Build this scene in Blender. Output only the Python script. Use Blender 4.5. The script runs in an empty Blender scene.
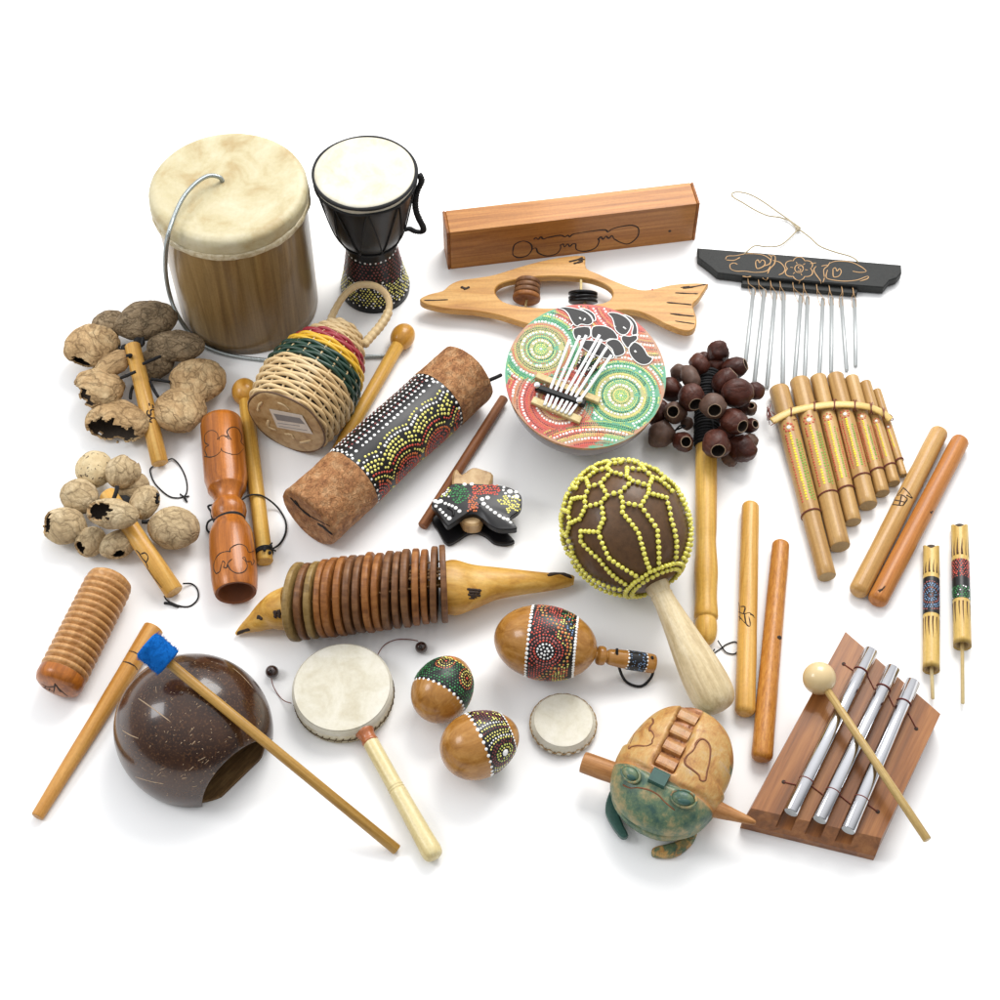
import bpy, math, random
from mathutils import Vector, Matrix, noise
from mathutils.bvhtree import BVHTree
from mathutils.geometry import tessellate_polygon
PI = math.pi
sin, cos, sqrt = math.sin, math.cos, math.sqrt
random.seed(7)
R = random.random
def rr(a, b): return a + (b - a) * random.random()
MM = 0.001
scene = bpy.context.scene
col = scene.collection

# ------------------------------------------------------------------ camera model (all lengths in millimetres)
F = 1586.0; PITCH = math.radians(55); DIST = 1586.0
CAM = Vector((0, -DIST * cos(PITCH), DIST * sin(PITCH)))
FW = Vector((0, cos(PITCH), -sin(PITCH))); UP = Vector((0, sin(PITCH), cos(PITCH))); RT = Vector((1, 0, 0))
ZUP = Vector((0, 0, 1))
def V(*a): return Vector(a)
def ray(px, py): return (FW * F + RT * (px - 500) + UP * (500 - py)).normalized()
def W(px, py, h=0.0):
    d = ray(px, py); return CAM + d * ((h - CAM.z) / d.z)
def S(p): return (p - CAM).dot(FW) / F           # mm per photo pixel at p
def PXY(p):
    d = p - CAM; k = F / d.dot(FW); return (500 + d.x * k, 500 - d.dot(UP) * k)
def Hof(base, py):                                # height over base that shows at photo row py
    a, b = -50.0, 400.0
    for _ in range(50):
        m = (a + b) / 2
        if PXY(base + ZUP * m)[1] > py: a = m
        else: b = m
    return (a + b) / 2
def on_plane(px, py, p0, n):
    d = ray(px, py); return CAM + d * ((p0 - CAM).dot(n) / d.dot(n))
def on_cyl(px, py, c, r):                         # upright cylinder
    d = ray(px, py); o = CAM - c
    A = d.x**2 + d.y**2; B = 2 * (o.x * d.x + o.y * d.y); C = o.x**2 + o.y**2 - r * r
    D = max(0, B * B - 4 * A * C); t = (-B - sqrt(D)) / (2 * A); return CAM + d * t
def crop(ox, oy, s): return lambda x, y: (ox + x / s, oy + y / s)

def fr(o, z, x=None):
    z = Vector(z).normalized(); x = Vector(x) if x is not None else Vector((0, 0, 1))
    if abs(z.dot(x.normalized())) > .995: x = Vector((1, 0, 0))
    y = z.cross(x).normalized(); x = y.cross(z).normalized()
    M = Matrix.Identity(4)
    for i in range(3):
        M[i][0] = x[i]; M[i][1] = y[i]; M[i][2] = z[i]; M[i][3] = o[i]
    return M
def fc(a, b):                                     # frame at a towards b, local X faces the camera
    return fr(a, b - a, CAM - (a + b) / 2)
def upright(o): return fr(o, ZUP, Vector((0, -1, 0)))

# ------------------------------------------------------------------ mesh building
class MB:
    def __init__(s): s.v = []; s.lc = []; s.f = []; s.m = []; s.sm = []; s.c = []; s.off = (R() * 900, R() * 900, R() * 900)
    def add(s, verts, faces, M=None, mat=None, smooth=True, cols=None, lcs=None, mats=None):
        n = len(s.v); ox, oy, oz = s.off
        for i, v in enumerate(verts):
            v = Vector(v); l = Vector(lcs[i]) if lcs else v
            s.lc.append((l.x + ox, l.y + oy, l.z + oz)); s.v.append(M @ v if M is not None else v)
            s.c.append(cols[i] if cols else (1, 1, 1))
        for i, f in enumerate(faces):
            s.f.append(tuple(n + k for k in f)); s.m.append(mats[i] if mats else mat); s.sm.append(smooth)
        return s
    def bvh(s): return BVHTree.FromPolygons(s.v, s.f)
    def build(s, name, parent=None, origin=None, label=None):
        o3 = ORG[parent] if parent is not None else (origin if origin is not None else Vector())
        me = bpy.data.meshes.new(name)
        me.from_pydata([tuple((v - o3) * MM) for v in s.v], [], s.f)
        ms = []
        for m in s.m:
            if m not in ms: ms.append(m)
        for m in ms: me.materials.append(m)
        me.polygons.foreach_set('material_index', [ms.index(m) for m in s.m])
        me.polygons.foreach_set('use_smooth', s.sm)
        a = me.attributes.new('lc', 'FLOAT_VECTOR', 'POINT'); a.data.foreach_set('vector', [x for l in s.lc for x in l])
        if any(c != (1, 1, 1) for c in s.c):
            a = me.color_attributes.new('paint', 'FLOAT_COLOR', 'POINT'); a.data.foreach_set('color', [x for c in s.c for x in (*c, 1)])
        me.validate(); me.update()
        o = bpy.data.objects.new(name, me); col.objects.link(o)
        if parent is not None: o.parent = parent
        else: o.location = o3 * MM
        ORG[o] = o3
        if label: o['label'] = label
        return o
ORG = {}
def thing(name, label, cat, base, group=None):
    o = bpy.data.objects.new(name, None); o.empty_display_size = .01; col.objects.link(o)
    b = Vector((base[0], base[1], 0)); o.location = b * MM; ORG[o] = b
    o['label'] = label; o['category'] = cat
    if group: o['group'] = group
    return o
def tag(o, label, cat, group=None):
    o['label'] = label; o['category'] = cat
    if group: o['group'] = group
    return o

def smooth_pts(pts, k=6, closed=False):
    P = [Vector(p) for p in pts]; n = len(P); out = []
    if n < 3 and not closed: 
        return [P[0].lerp(P[-1], i / k) for i in range(k + 1)]
    seg = n if closed else n - 1
    for i in range(seg):
        if closed: a, b, c, d = P[(i - 1) % n], P[i], P[(i + 1) % n], P[(i + 2) % n]
        else: a, b, c, d = P[max(i - 1, 0)], P[i], P[i + 1], P[min(i + 2, n - 1)]
        for j in range(k):
            t = j / k
            out.append(.5 * ((2 * b) + (c - a) * t + (2 * a - 5 * b + 4 * c - d) * t * t + (3 * b - a - 3 * c + d) * t ** 3))
    if not closed: out.append(P[-1])
    return out
def sprof(pts, k=5): return [(max(p.x, 0), p.y) for p in smooth_pts([Vector((a, b, 0)) for a, b in pts], k)]
def rfun(prof):
    z = [p[1] for p in prof]; r = [p[0] for p in prof]
    def f(t):
        if t <= z[0]: return r[0]
        for i in range(len(z) - 1):
            if t <= z[i + 1]:
                w = (t - z[i]) / max(1e-6, z[i + 1] - z[i]); return r[i] + (r[i + 1] - r[i]) * w
        return r[-1]
    return f
def grid_faces(nr, n, closed=True):
    fs = []
    for i in range(nr - 1):
        for j in range(n if closed else n - 1):
            k = (j + 1) % n
            fs.append((i * n + j, i * n + k, (i + 1) * n + k, (i + 1) * n + j))
    return fs
def lathe(mb, prof, M, mat, n=40, disp=None, smooth=True, cols=None, split=None, caps=True):
    """prof: list of (r, z). ends are closed when caps."""
    vs = []
    for (r, z) in prof:
        for j in range(n):
            a = 2 * PI * j / n; q = r + (disp(r, a, z) if disp else 0)
            vs.append((q * cos(a), q * sin(a), z))
    fs = grid_faces(len(prof), n)
    cc = [cols(*v) for v in vs] if cols else None
    mb.add(vs, fs, M, mat, smooth, cc)
    if caps:
        for idx, e in ((0, 1), (len(prof) - 1, 0)):
            r, z = prof[idx]
            if r > .01:
                ring = vs[idx * n:(idx + 1) * n]; c = [(0, 0, z)] + ring
                f = [(0, j + 1, (j + 1) % n + 1) if not e else (0, (j + 1) % n + 1, j + 1) for j in range(n)]
                mb.add(c, f, M, mat, False, [cols(*v) for v in c] if cols else None)
    return mb
def tube(mb, pts, r, mat, n=8, k=0, closed=False, wob=None, flat=None, up=None, caps=True):
    """r: number or f(t in 0..1). flat: (a, b) scale of section across / along the up vector"""
    P = smooth_pts(pts, k, closed) if k else [Vector(p) for p in pts]
    m = len(P); 
    if m < 2: return
    T = []
    for i in range(m):
        a = P[(i - 1) % m] if closed else P[max(i - 1, 0)]; b = P[(i + 1) % m] if closed else P[min(i + 1, m - 1)]
        t = (b - a); T.append(t.normalized() if t.length > 1e-9 else Vector((1, 0, 0)))
    u = Vector(up) if up is not None else (Vector((0, 0, 1)) if abs(T[0].z) < .9 else Vector((1, 0, 0)))
    vs = []; ls = []; L = 0
    for i in range(m):
        if i: L += (P[i] - P[i - 1]).length
        if up is not None: u = Vector(up)
        u = (u - T[i] * u.dot(T[i])).normalized(); w = T[i].cross(u)
        t = i / (m - 1); q = r(t) if callable(r) else r
        for j in range(n):
            a = 2 * PI * j / n; x, y = q * cos(a), q * sin(a)
            if flat: x *= flat[1]; y *= flat[0]
            vs.append(P[i] + u * x + w * y); ls.append((x, y, L))
    fs = grid_faces(m, n)
    if closed: fs += [((m - 1) * n + j, (m - 1) * n + (j + 1) % n, (j + 1) % n, j) for j in range(n)]
    elif caps:
        fs.append(tuple(reversed(range(n)))); fs.append(tuple((m - 1) * n + j for j in range(n)))
    mb.add(vs, fs, None, mat, True, None, ls)
    return mb
def ball(mb, M, rad, mat, nu=24, nv=14, disp=None, cols=None):
    rx, ry, rz = rad if hasattr(rad, '__len__') else (rad,) * 3
    vs = [(0, 0, -rz)]
    for i in range(1, nv):
        t = PI * i / nv
        for j in range(nu):
            a = 2 * PI * j / nu; vs.append((rx * sin(t) * cos(a), ry * sin(t) * sin(a), -rz * cos(t)))
    vs.append((0, 0, rz))
    if disp: vs = [tuple(Vector(v) * (1 + disp(Vector(v)))) for v in vs]
    fs = [(0, 1 + (j + 1) % nu, 1 + j) for j in range(nu)]
    for i in range(nv - 2):
        for j in range(nu):
            k = (j + 1) % nu; a = 1 + i * nu; b = a + nu
            fs.append((a + j, a + k, b + k, b + j))
    e = len(vs) - 1; a = 1 + (nv - 2) * nu
    fs += [(e, a + j, a + (j + 1) % nu) for j in range(nu)]
    mb.add(vs, fs, M, mat, True, [cols(*v) for v in vs] if cols else None)
    return mb
def area2(p): return sum(p[i][0] * p[(i + 1) % len(p)][1] - p[(i + 1) % len(p)][0] * p[i][1] for i in range(len(p))) / 2
def inset(poly, d):
    n = len(poly); s = 1 if area2(poly) > 0 else -1; out = []
    for i in range(n):
        a, b, c = Vector(poly[i - 1][:2]), Vector(poly[i][:2]), Vector(poly[(i + 1) % n][:2])
        e1 = (b - a); e2 = (c - b)
        if e1.length < 1e-6 or e2.length < 1e-6: out.append(tuple(b)); continue
        e1.normalize(); e2.normalize()
        n1 = Vector((-e1.y, e1.x)) * s; n2 = Vector((-e2.y, e2.x)) * s; m = n1 + n2
        if m.length < .2: m = n1
        m.normalize(); k = d / max(.5, m.dot(n1)); out.append((b.x + m.x * k, b.y + m.y * k))
    return out
def prism(mb, poly, z0, z1, M, mat, bev=.8, holes=(), zf=None, matside=None, smooth=False):
    """extruded outline in the local XY plane, edges bevelled, optional holes; zf lifts the top"""
    loops = [list(poly)] + [list(h) for h in holes]
    tops = []; bots = []
    for li, L in enumerate(loops):
        n = len(L); dd = bev if li == 0 else -bev
        A = inset(L, dd) if bev else L
        rings = [[(x, y, z0) for x, y in A], [(x, y, z0 + bev) for x, y in L], [(x, y, z1 - bev) for x, y in L], [(x, y, z1) for x, y in A]]
        if zf: rings = rings[:2] + [[(x, y, z + zf(x, y)) for x, y, z in q] for q in rings[2:]]
        vs = [v for q in rings for v in q]; fs = []
        ccw = (area2(L) > 0) == (li == 0)
        for i in range(3):
            for j in range(n):
                k = (j + 1) % n; f = (i * n + j, i * n + k, (i + 1) * n + k, (i + 1) * n + j)
                fs.append(f if ccw else f[::-1])
        mb.add(vs, fs, M, matside or mat, smooth)
        tops.append([Vector(v) for v in rings[3]]); bots.append([Vector(v) for v in rings[0]])
    tri = tessellate_polygon([[Vector((v.x, v.y, 0)) for v in L] for L in tops])
    fl = [v for L in tops for v in L]; fb = [v for L in bots for v in L]
    def up(t, vs): 
        a, b, c = (vs[i] for i in t); return (b - a).cross(c - a).z > 0
    mb.add(fl, [t if up(t, fl) else t[::-1] for t in tri], M, mat, False)
    mb.add(fb, [t[::-1] if up(t, fb) else t for t in tri], M, mat, False)
    return mb
def box(mb, M, sx, sy, sz, mat, bev=1.0, z0=0):
    return prism(mb, [(-sx / 2, -sy / 2), (sx / 2, -sy / 2), (sx / 2, sy / 2), (-sx / 2, sy / 2)], z0, z0 + sz, M, mat, bev)
def dot(mb, p, nrm, r, mat, n=7, h=.38):
    nrm = nrm.normalized(); a = nrm.cross(Vector((0.3, .9, .1))).normalized(); b = nrm.cross(a)
    vs = [p - nrm * .15 + (a * cos(2 * PI * j / n) + b * sin(2 * PI * j / n)) * r for j in range(n)]
    vs += [p + nrm * r * h * .75 + (a * cos(2 * PI * j / n) + b * sin(2 * PI * j / n)) * r * .68 for j in range(n)]
    vs.append(p + nrm * r * h)
    fs = [(j, (j + 1) % n, n + (j + 1) % n, n + j) for j in range(n)] + [(n + j, n + (j + 1) % n, 2 * n) for j in range(n)]
    mb.add(vs, fs, None, mat, True)
def surf_lathe(M, rf, Rref):
    R3 = M.to_3x3()
    def f(u, v):
        a = u / Rref; r = rf(v); dr = (rf(v + .5) - rf(v - .5))
        return M @ Vector((r * cos(a), r * sin(a), v)), (R3 @ Vector((cos(a), sin(a), -dr))).normalized()
    return f
def surf_plane(M, z=0):
    n = M.to_3x3() @ Vector((0, 0, 1))
    return lambda u, v: (M @ Vector((u, v, z)), n)
class Dots:
    def __init__(s, surf): s.surf = surf; s.L = []; s.g = {}
    def free(s, u, v, r):
        ci, cj = int(u // 6), int(v // 6)
        for i in range(ci - 1, ci + 2):
            for j in range(cj - 1, cj + 2):
                for (a, b, q) in s.g.get((i, j), ()):
                    if (a - u) ** 2 + (b - v) ** 2 < (.95 * (q + r)) ** 2: return False
        return True
    def put(s, u, v, r, mat, force=False):
        if R() < .015: return
        if not force and not s.free(u, v, r): return
        s.L.append((u, v, r * rr(.8, 1.13), mat)); s.g.setdefault((int(u // 6), int(v // 6)), []).append((u, v, r))
    def ring(s, cu, cv, rad, r, mat, gap=1.1, a0=0, a1=2 * PI, ok=None):
        n = max(3, int(abs(a1 - a0) * rad / (2 * r * gap)))
        for i in range(n):
            a = a0 + (a1 - a0) * i / n; u, v = cu + rad * cos(a) + rr(-.24, .24) * r, cv + rad * sin(a) + rr(-.24, .24) * r
            if ok is None or ok(u, v): s.put(u, v, r, mat)
    def line(s, pts, r, mat, gap=1.15):
        P = [Vector((*p, 0)) for p in pts]; P = smooth_pts(P, 12) if len(P) > 2 else [P[0].lerp(P[1], i / 60) for i in range(61)]
        acc = 0; s.put(P[0].x, P[0].y, r, mat)
        for i in range(1, len(P)):
            acc += (P[i] - P[i - 1]).length
            if acc >= 2 * r * gap: acc = 0; s.put(P[i].x, P[i].y, r, mat)
    def fill(s, u0, u1, v0, v1, r, fn, gap=1.15, jit=.25):
        d = 2 * r * gap; v = v0 + r; k = 0
        while v < v1:
            u = u0 + (d / 2 if k % 2 else 0)
            while u < u1:
                a, b = u + rr(-jit, jit) * r, v + rr(-jit, jit) * r; q = fn(a, b)
                if q is not None: s.put(a, b, r * rr(.85, 1.1), q)
                u += d
            v += d * .87; k += 1
    def emit(s, mb, h=.24):
        for u, v, r, m in s.L:
            p, n = s.surf(u, v); dot(mb, p, n, r, m, 8 if r > 1.6 else 7, h * rr(.7, 1.3))
def scribe(mb, bvh, pts, r, mat, k=4, lift=.02, maxd=1e9):
    """a burnt or carved line on a surface: points are photo pixels cast on to the mesh"""
    P = smooth_pts([Vector((x, y, 0)) for x, y in pts], k) if len(pts) > 2 else [Vector((*pts[0], 0)).lerp(Vector((*pts[1], 0)), i / 6) for i in range(7)]
    run = []; nr = []
    for p in P:
        h, n, i, d = bvh.ray_cast(CAM, ray(p.x, p.y))
        if h is None: continue
        if n.dot(CAM - h) < 0: n = -n
        run.append(h + n * lift); nr.append(n)
    k0 = R() * 50
    if len(run) > 1: tube(mb, run, lambda w: r * (1 + .55 * noise.noise((w * 6 + k0, k0, 0))) * (1 if .04 < w < .96 else .7), mat, 5, up=nr[0], flat=(1, .35))
def hit(bvh, px, py):
    h, n, i, d = bvh.ray_cast(CAM, ray(px, py)); return h, n
def cut_all(jobs):
    """boolean differences evaluated once in code; returns one MB per (target, cutters)"""
    import bmesh
    def tmp(mb):
        me = bpy.data.meshes.new('tmp'); me.from_pydata([tuple(v) for v in mb.v], [], mb.f)
        ms = []
        for m in mb.m:
            if m not in ms: ms.append(m)
        for m in ms: me.materials.append(m)
        me.polygons.foreach_set('material_index', [ms.index(m) for m in mb.m]); me.polygons.foreach_set('use_smooth', mb.sm)
        b = bmesh.new(); b.from_mesh(me); bmesh.ops.remove_doubles(b, verts=b.verts, dist=.001); bmesh.ops.recalc_face_normals(b, faces=b.faces); b.to_mesh(me); b.free()
        o = bpy.data.objects.new('tmp', me); col.objects.link(o); return o
    T = [(tmp(a), [tmp(c) for c in cs], a) for a, cs in jobs]
    for a, cs, _ in T:
        for c in cs: m = a.modifiers.new('b', 'BOOLEAN'); m.operation = 'DIFFERENCE'; m.object = c; m.solver = 'EXACT'
    dg = bpy.context.evaluated_depsgraph_get(); res = []
    for a, cs, src in T:
        ev = a.evaluated_get(dg); e = ev.to_mesh(); names = [m.name for m in a.data.materials]; cn = [c.data.materials[0].name for c in cs]
        out = MB(); out.v = [v.co.copy() for v in e.vertices]; out.f = [tuple(p.vertices) for p in e.polygons]
        out.m = [bpy.data.materials[names[min(p.material_index, len(names) - 1)]] for p in e.polygons]
        out.sm = [p.use_smooth for p in e.polygons]; out.c = [(1, 1, 1)] * len(out.v); out.lc = [tuple(v) for v in out.v]
        ev.to_mesh_clear(); res.append(out)
    for a, cs, _ in T:
        for o in [a] + cs: me = o.data; bpy.data.objects.remove(o); bpy.data.meshes.remove(me)
    return res

# ------------------------------------------------------------------ materials
def hx(h, k=.82):
    h = h.lstrip('#'); c = [int(h[i:i + 2], 16) / 255 for i in (0, 2, 4)]
    return tuple((x / 12.92 if x <= .04045 else ((x + .055) / 1.055) ** 2.4) * k for x in c)
class NT:
    def __init__(s, name):
        s.m = bpy.data.materials.new(name); s.m.use_nodes = True; s.t = s.m.node_tree; s.b = s.t.nodes['Principled BSDF']; s.vec = None
    def n(s, kind, **kw):
        x = s.t.nodes.new(kind)
        for k, v in kw.items():
            if k in x.inputs: x.inputs[k].default_value = v
            else: setattr(x, k, v)
        return x
    def l(s, a, b): s.t.links.new(a, b)
    def coords(s, sc=(1, 1, 1)):
        a = s.n('ShaderNodeAttribute', attribute_name='lc'); m = s.n('ShaderNodeMapping'); m.inputs['Scale'].default_value = sc
        s.l(a.outputs['Vector'], m.inputs['Vector']); return m.outputs[0]
    def noise(s, vec, scale, det=4, rough=.55, dist=0):
        x = s.n('ShaderNodeTexNoise'); x.inputs['Scale'].default_value = scale; x.inputs['Detail'].default_value = det
        x.inputs['Roughness'].default_value = rough; x.inputs['Distortion'].default_value = dist
        s.l(vec, x.inputs['Vector']); return x.outputs['Fac']
    def ramp(s, fac, stops, interp='LINEAR'):
        x = s.n('ShaderNodeValToRGB'); e = x.color_ramp.elements; x.color_ramp.interpolation = interp
        while len(e) < len(stops): e.new(.5)
        for i, (p, c) in enumerate(stops):
            e[i].position = p; e[i].color = (*c, 1) if len(c) == 3 else c
        s.l(fac, x.inputs['Fac']); return x.outputs['Color']
    def mix(s, fac, a, b, mode='MIX'):
        x = s.n('ShaderNodeMix', data_type='RGBA', blend_type=mode)
        def put(i, v):
            if isinstance(v, (int, float)): x.inputs[i].default_value = v
            elif isinstance(v, tuple): x.inputs[i].default_value = (*v, 1)
            else: s.l(v, x.inputs[i])
        put(0, fac); put(6, a); put(7, b); return x.outputs[2]
    def bump(s, h, st=.3, d=.0005, prev=None):
        x = s.n('ShaderNodeBump'); x.inputs['Strength'].default_value = st; x.inputs['Distance'].default_value = d
        s.l(h, x.inputs['Height'])
        if prev is not None: s.l(prev, x.inputs['Normal'])
        s.l(x.outputs[0], s.b.inputs['Normal']); return x.outputs[0]
    def base(s, c):
        if isinstance(c, tuple): s.b.inputs['Base Color'].default_value = (*c, 1)
        else: s.l(c, s.b.inputs['Base Color'])
    def set(s, rough=.5, coat=0, metal=0, spec=.5, crough=.1):
        s.b.inputs['Roughness'].default_value = rough; s.b.inputs['Metallic'].default_value = metal
        s.b.inputs['Coat Weight'].default_value = coat; s.b.inputs['Coat Roughness'].default_value = crough
        s.b.inputs['Specular IOR Level'].default_value = spec
        return s.m
def wood(name, c1, c2, c3=None, scale=.12, stretch=.07, rough=.45, coat=0, bump=.25, fib=.35, band=0, axis=2, dist=.6):
    wm = lambda c: (lambda l: tuple(max(.002, l + (x - l) * 1.06) for x in (c[0] * .98, c[1] * .99, c[2] * .88)))((c[0] + c[1] + c[2]) / 3)
    c3 = c3 or tuple(x * .6 for x in c2); c1, c2, c3 = wm(c1), wm(c2), wm(c3)
    t = NT(name); sc = [1, 1, 1]; sc[axis] = stretch
    v = t.coords(tuple(sc)); f = t.noise(v, scale, 5, .6, dist)
    c3 = c3 or tuple(x * .6 for x in c2)
    c = t.ramp(f, [(.3, c1), (.52, c2), (.75, c3)])
    sc2 = [1, 1, 1]; sc2[axis] = stretch * .5
    g = t.noise(t.coords(tuple(sc2)), scale * 5.5, 4, .75)
    c = t.mix(fib, c, t.ramp(g, [(.3, (.42, .34, .25)), (.62, (1, 1, 1))]), 'MULTIPLY')
    if band:
        w = t.n('ShaderNodeTexWave', wave_type='RINGS', rings_direction='Z'); w.inputs['Scale'].default_value = band; w.inputs['Distortion'].default_value = 5; w.inputs['Detail'].default_value = 2; w.inputs['Detail Scale'].default_value = .3
        t.l(v, w.inputs['Vector']); c = t.mix(.3, c, t.ramp(w.outputs['Fac'], [(.0, (.45, .4, .35)), (.5, (1, 1, 1))]), 'MULTIPLY')
    sp = t.noise(t.coords((1, 1, 1)), .35, 2, .5); c = t.mix(.25, c, t.ramp(sp, [(.3, (.6, .58, .55)), (.6, (1, 1, 1))]), 'MULTIPLY')
    t.base(c); t.bump(g, bump, .0004); return t.set(rough, coat * .5, spec=.32)
def plain(name, c, rough=.5, coat=0, metal=0, var=.12, vs=.25, bump=0, bs=1.2, spec=.5, crough=.1):
    t = NT(name); v = t.coords(); f = t.noise(v, vs, 4)
    t.base(t.mix(f, tuple(x * (1 - var) for x in c), tuple(min(1, x * (1 + var)) for x in c)))
    if bump: t.bump(t.noise(v, bs, 3), bump, .0005)
    return t.set(rough, coat, metal, spec, crough)

M_ = {}
def mk(k, m): M_[k] = m; return m
mk('black_lacquer', plain('black_lacquer', (.006, .0055, .006), .3, .0, var=.3, spec=.22))
mk('black_wood', wood('black_wood', (.009, .01, .011), (.017, .018, .019), (.004, .004, .005), .2, .05, .6, 0, .5))
mk('black_cord', plain('black_cord', (.008, .008, .009), .85, bump=.8, bs=2.5))
mk('yellow_wood', wood('yellow_wood', hx('#edc578'), hx('#dfae5c'), hx('#c08a40'), .1, .06, .42, .1, fib=.32))
mk('pale_wood', wood('pale_wood', hx('#eddcb8'), hx('#dcc699'), hx('#bfa272'), .1, .06, .4, .2, fib=.2))
mk('tan_wood', wood('tan_wood', hx('#dca96a'), hx('#c88e4c'), hx('#a66c34'), .1, .06, .42, .15, fib=.25))
mk('orange_wood', wood('orange_wood', hx('#cf8040'), hx('#b26a30'), hx('#804620'), .16, .035, .3, .35, fib=.45))
mk('clave_yellow', wood('clave_yellow', hx('#edc27e'), hx('#e0ad62'), hx('#c48a45'), .11, .05, .36, .15, fib=.34, dist=1.6))
mk('clave_speck', wood('clave_speck', hx('#d99c56'), hx('#c88644'), hx('#a0632c'), .45, .25, .36, .2, fib=.4))
mk('clave_pale', wood('clave_pale', hx('#d9b07c'), hx('#c79a63'), hx('#a5763f'), .12, .04, .36, .2, fib=.35))
mk('clave_red', wood('clave_red', hx('#cf8f56'), hx('#c07c44'), hx('#9c6030'), .12, .05, .4, .12, fib=.42))
mk('box_wood', wood('box_wood', hx('#d69a5e'), hx('#bf8048'), hx('#925a2c'), .12, .04, .4, .2, fib=.45))
mk('box_end', wood('box_end', hx('#b87844'), hx('#9a6034'), hx('#6c4020'), .2, .5, .5, 0, fib=.4))
mk('dolphin_wood', wood('dolphin_wood', hx('#dcae72'), hx('#cb9757'), hx('#a9713a'), .1, .08, .42, .1, fib=.28, axis=0))
mk('egg_wood', wood('egg_wood', hx('#c9965c'), hx('#b17c42'), hx('#855426'), .08, .12, .25, .5, fib=.2, dist=1.2))
mk('chime_wood', wood('chime_wood', hx('#ad6f4a'), hx('#925434'), hx('#6c3820'), .1, .05, .32, .3, fib=.35))
mk('stick_wood', wood('stick_wood', hx('#a67150'), hx('#8a573a'), hx('#643a24'), .2, .06, .55, 0, fib=.4))
mk('bamboo', wood('bamboo', hx('#d0aa78'), hx('#bd9462'), hx('#956c42'), .12, .03, .38, .15, fib=.3))
mk('bamboo_light', wood('bamboo_light', hx('#ecd297'), hx('#dcb872'), hx('#b58a48'), .15, .03, .35, .2, fib=.2))
mk('bamboo_stick', wood('bamboo_stick', hx('#d3ab6e'), hx('#bd9252'), hx('#93692f'), .25, .02, .4, .1, fib=.35))
mk('drum_brown', wood('drum_brown', hx('#a88c66',.9), hx('#8f7450',.9), hx('#684f34',.9), .07, .05, .28, .4, fib=.3, dist=1.0))
mk('carved_yellow', wood('carved_yellow', hx('#e8bd72'), hx('#d5a253'), hx('#a87334'), .07, .15, .42, .15, fib=.25, dist=1.2, axis=0))
mk('plate_a', wood('plate_a', hx('#b27a4c'), hx('#976036'), hx('#6a3f22'), .15, .3, .5, .1, fib=.3))
mk('plate_b', wood('plate_b', hx('#93694a'), hx('#7b5338'), hx('#553420'), .15, .3, .5, .1, fib=.3))
mk('plate_c', wood('plate_c', hx('#a88c60'), hx('#94784c'), hx('#6c5534'), .15, .3, .5, .1, fib=.3))
mk('metal', plain('bright_metal', (.78, .79, .8), .2, metal=1, var=.06))
mk('chrome', plain('polished_aluminium', (.6, .6, .62), .12, metal=1, var=.03))
mk('dull_metal', plain('dull_metal', (.4, .42, .42), .42, metal=.45, var=.08))
mk('spring', plain('spring_steel', (.42, .46, .46), .35, metal=.9, var=.1))
mk('burn', plain('burnt_line', (.03, .015, .008), .8))
mk('carve_tan', plain('carved_tan_line', hx('#c9a071'), .7))
mk('white_dot', plain('white_paint_dots', (.82, .82, .8), .4, var=.03))
mk('yellow_dot', plain('yellow_paint_dots', hx('#ece478', .9), .4, var=.1, vs=.1))
mk('lime_dot', plain('lime_paint_dots', hx('#ccd96a'), .4))
mk('red_dot', plain('red_paint_dots', hx('#d8503f', .85), .4, var=.25, vs=.1))
mk('orange_dot', plain('orange_paint_dots', hx('#e07a42', .8), .4, var=.2, vs=.1))
mk('brown_dot', plain('maroon_paint_dots', hx('#8a3a38', .7), .45, var=.2))
mk('rose_dot', plain('rose_paint_dots', hx('#b96a66', .8), .45, var=.2))
mk('green_dot', plain('green_paint_dots', hx('#2f8a48', .8), .4, var=.25))
mk('dark_green_dot', plain('dark_green_paint_dots', hx('#1d5236', .8), .4, var=.25))
mk('mint_dot', plain('mint_paint_dots', hx('#55b886', .8), .4, var=.2))
mk('blue_dot', plain('blue_paint_dots', hx('#7fa3cf', .8), .4, var=.2))
mk('gold_dot', plain('gold_paint_dots', hx('#d9b25a', .8), .4, var=.15))
mk('black_paint', plain('black_paint', (.009, .0085, .009), .35, .0, spec=.35))
mk('dark_hole', plain('dark_hole', (.012, .009, .007), .9))
mk('felt', plain('blue_felt', hx('#1268bd', .8), .95, var=.25, vs=1.2, bump=1, bs=1.5, spec=.1))
mk('twine', plain('twine', hx('#b3a68a'), .85, bump=.6, bs=2))
mk('red_thread', plain('red_thread', hx('#7c3c30'), .8))
mk('copper', plain('copper_collar', hx('#b0673a'), .35, .2, var=.35, vs=.6))
def skin(name, a, b, c, sc=.05, rough=.5, bp=.2):
    t = NT(name); v = t.coords(); f = t.noise(v, sc, 5, .62, .4)
    k = t.ramp(f, [(.33, a), (.52, b), (.72, c)]); g = t.noise(v, sc * 9, 3, .7)
    k = t.mix(.14, k, t.ramp(g, [(.3, (.55, .5, .42)), (.6, (1, 1, 1))]), 'MULTIPLY')
    t.base(k); t.bump(g, bp, .0004); return t.set(rough)
mk('skin_tan', skin('goatskin_tan', hx('#e6dcba', .69), hx('#d8cba0', .68), hx('#be9f66', .68), .024))
mk('skin_band', skin('goatskin_band', hx('#e3d9bd'), hx('#cfc09c'), hx('#a58f66'), .15))
mk('skin_white', skin('white_drum_skin', hx('#f1ecdd',.72), hx('#e8e2cd',.70), hx('#d8ceb2',.68), .04))
mk('skin_edge', skin('cream_drum_side', hx('#ece4cc'), hx('#ddd2b2'), hx('#bfae84'), .1))
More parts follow.
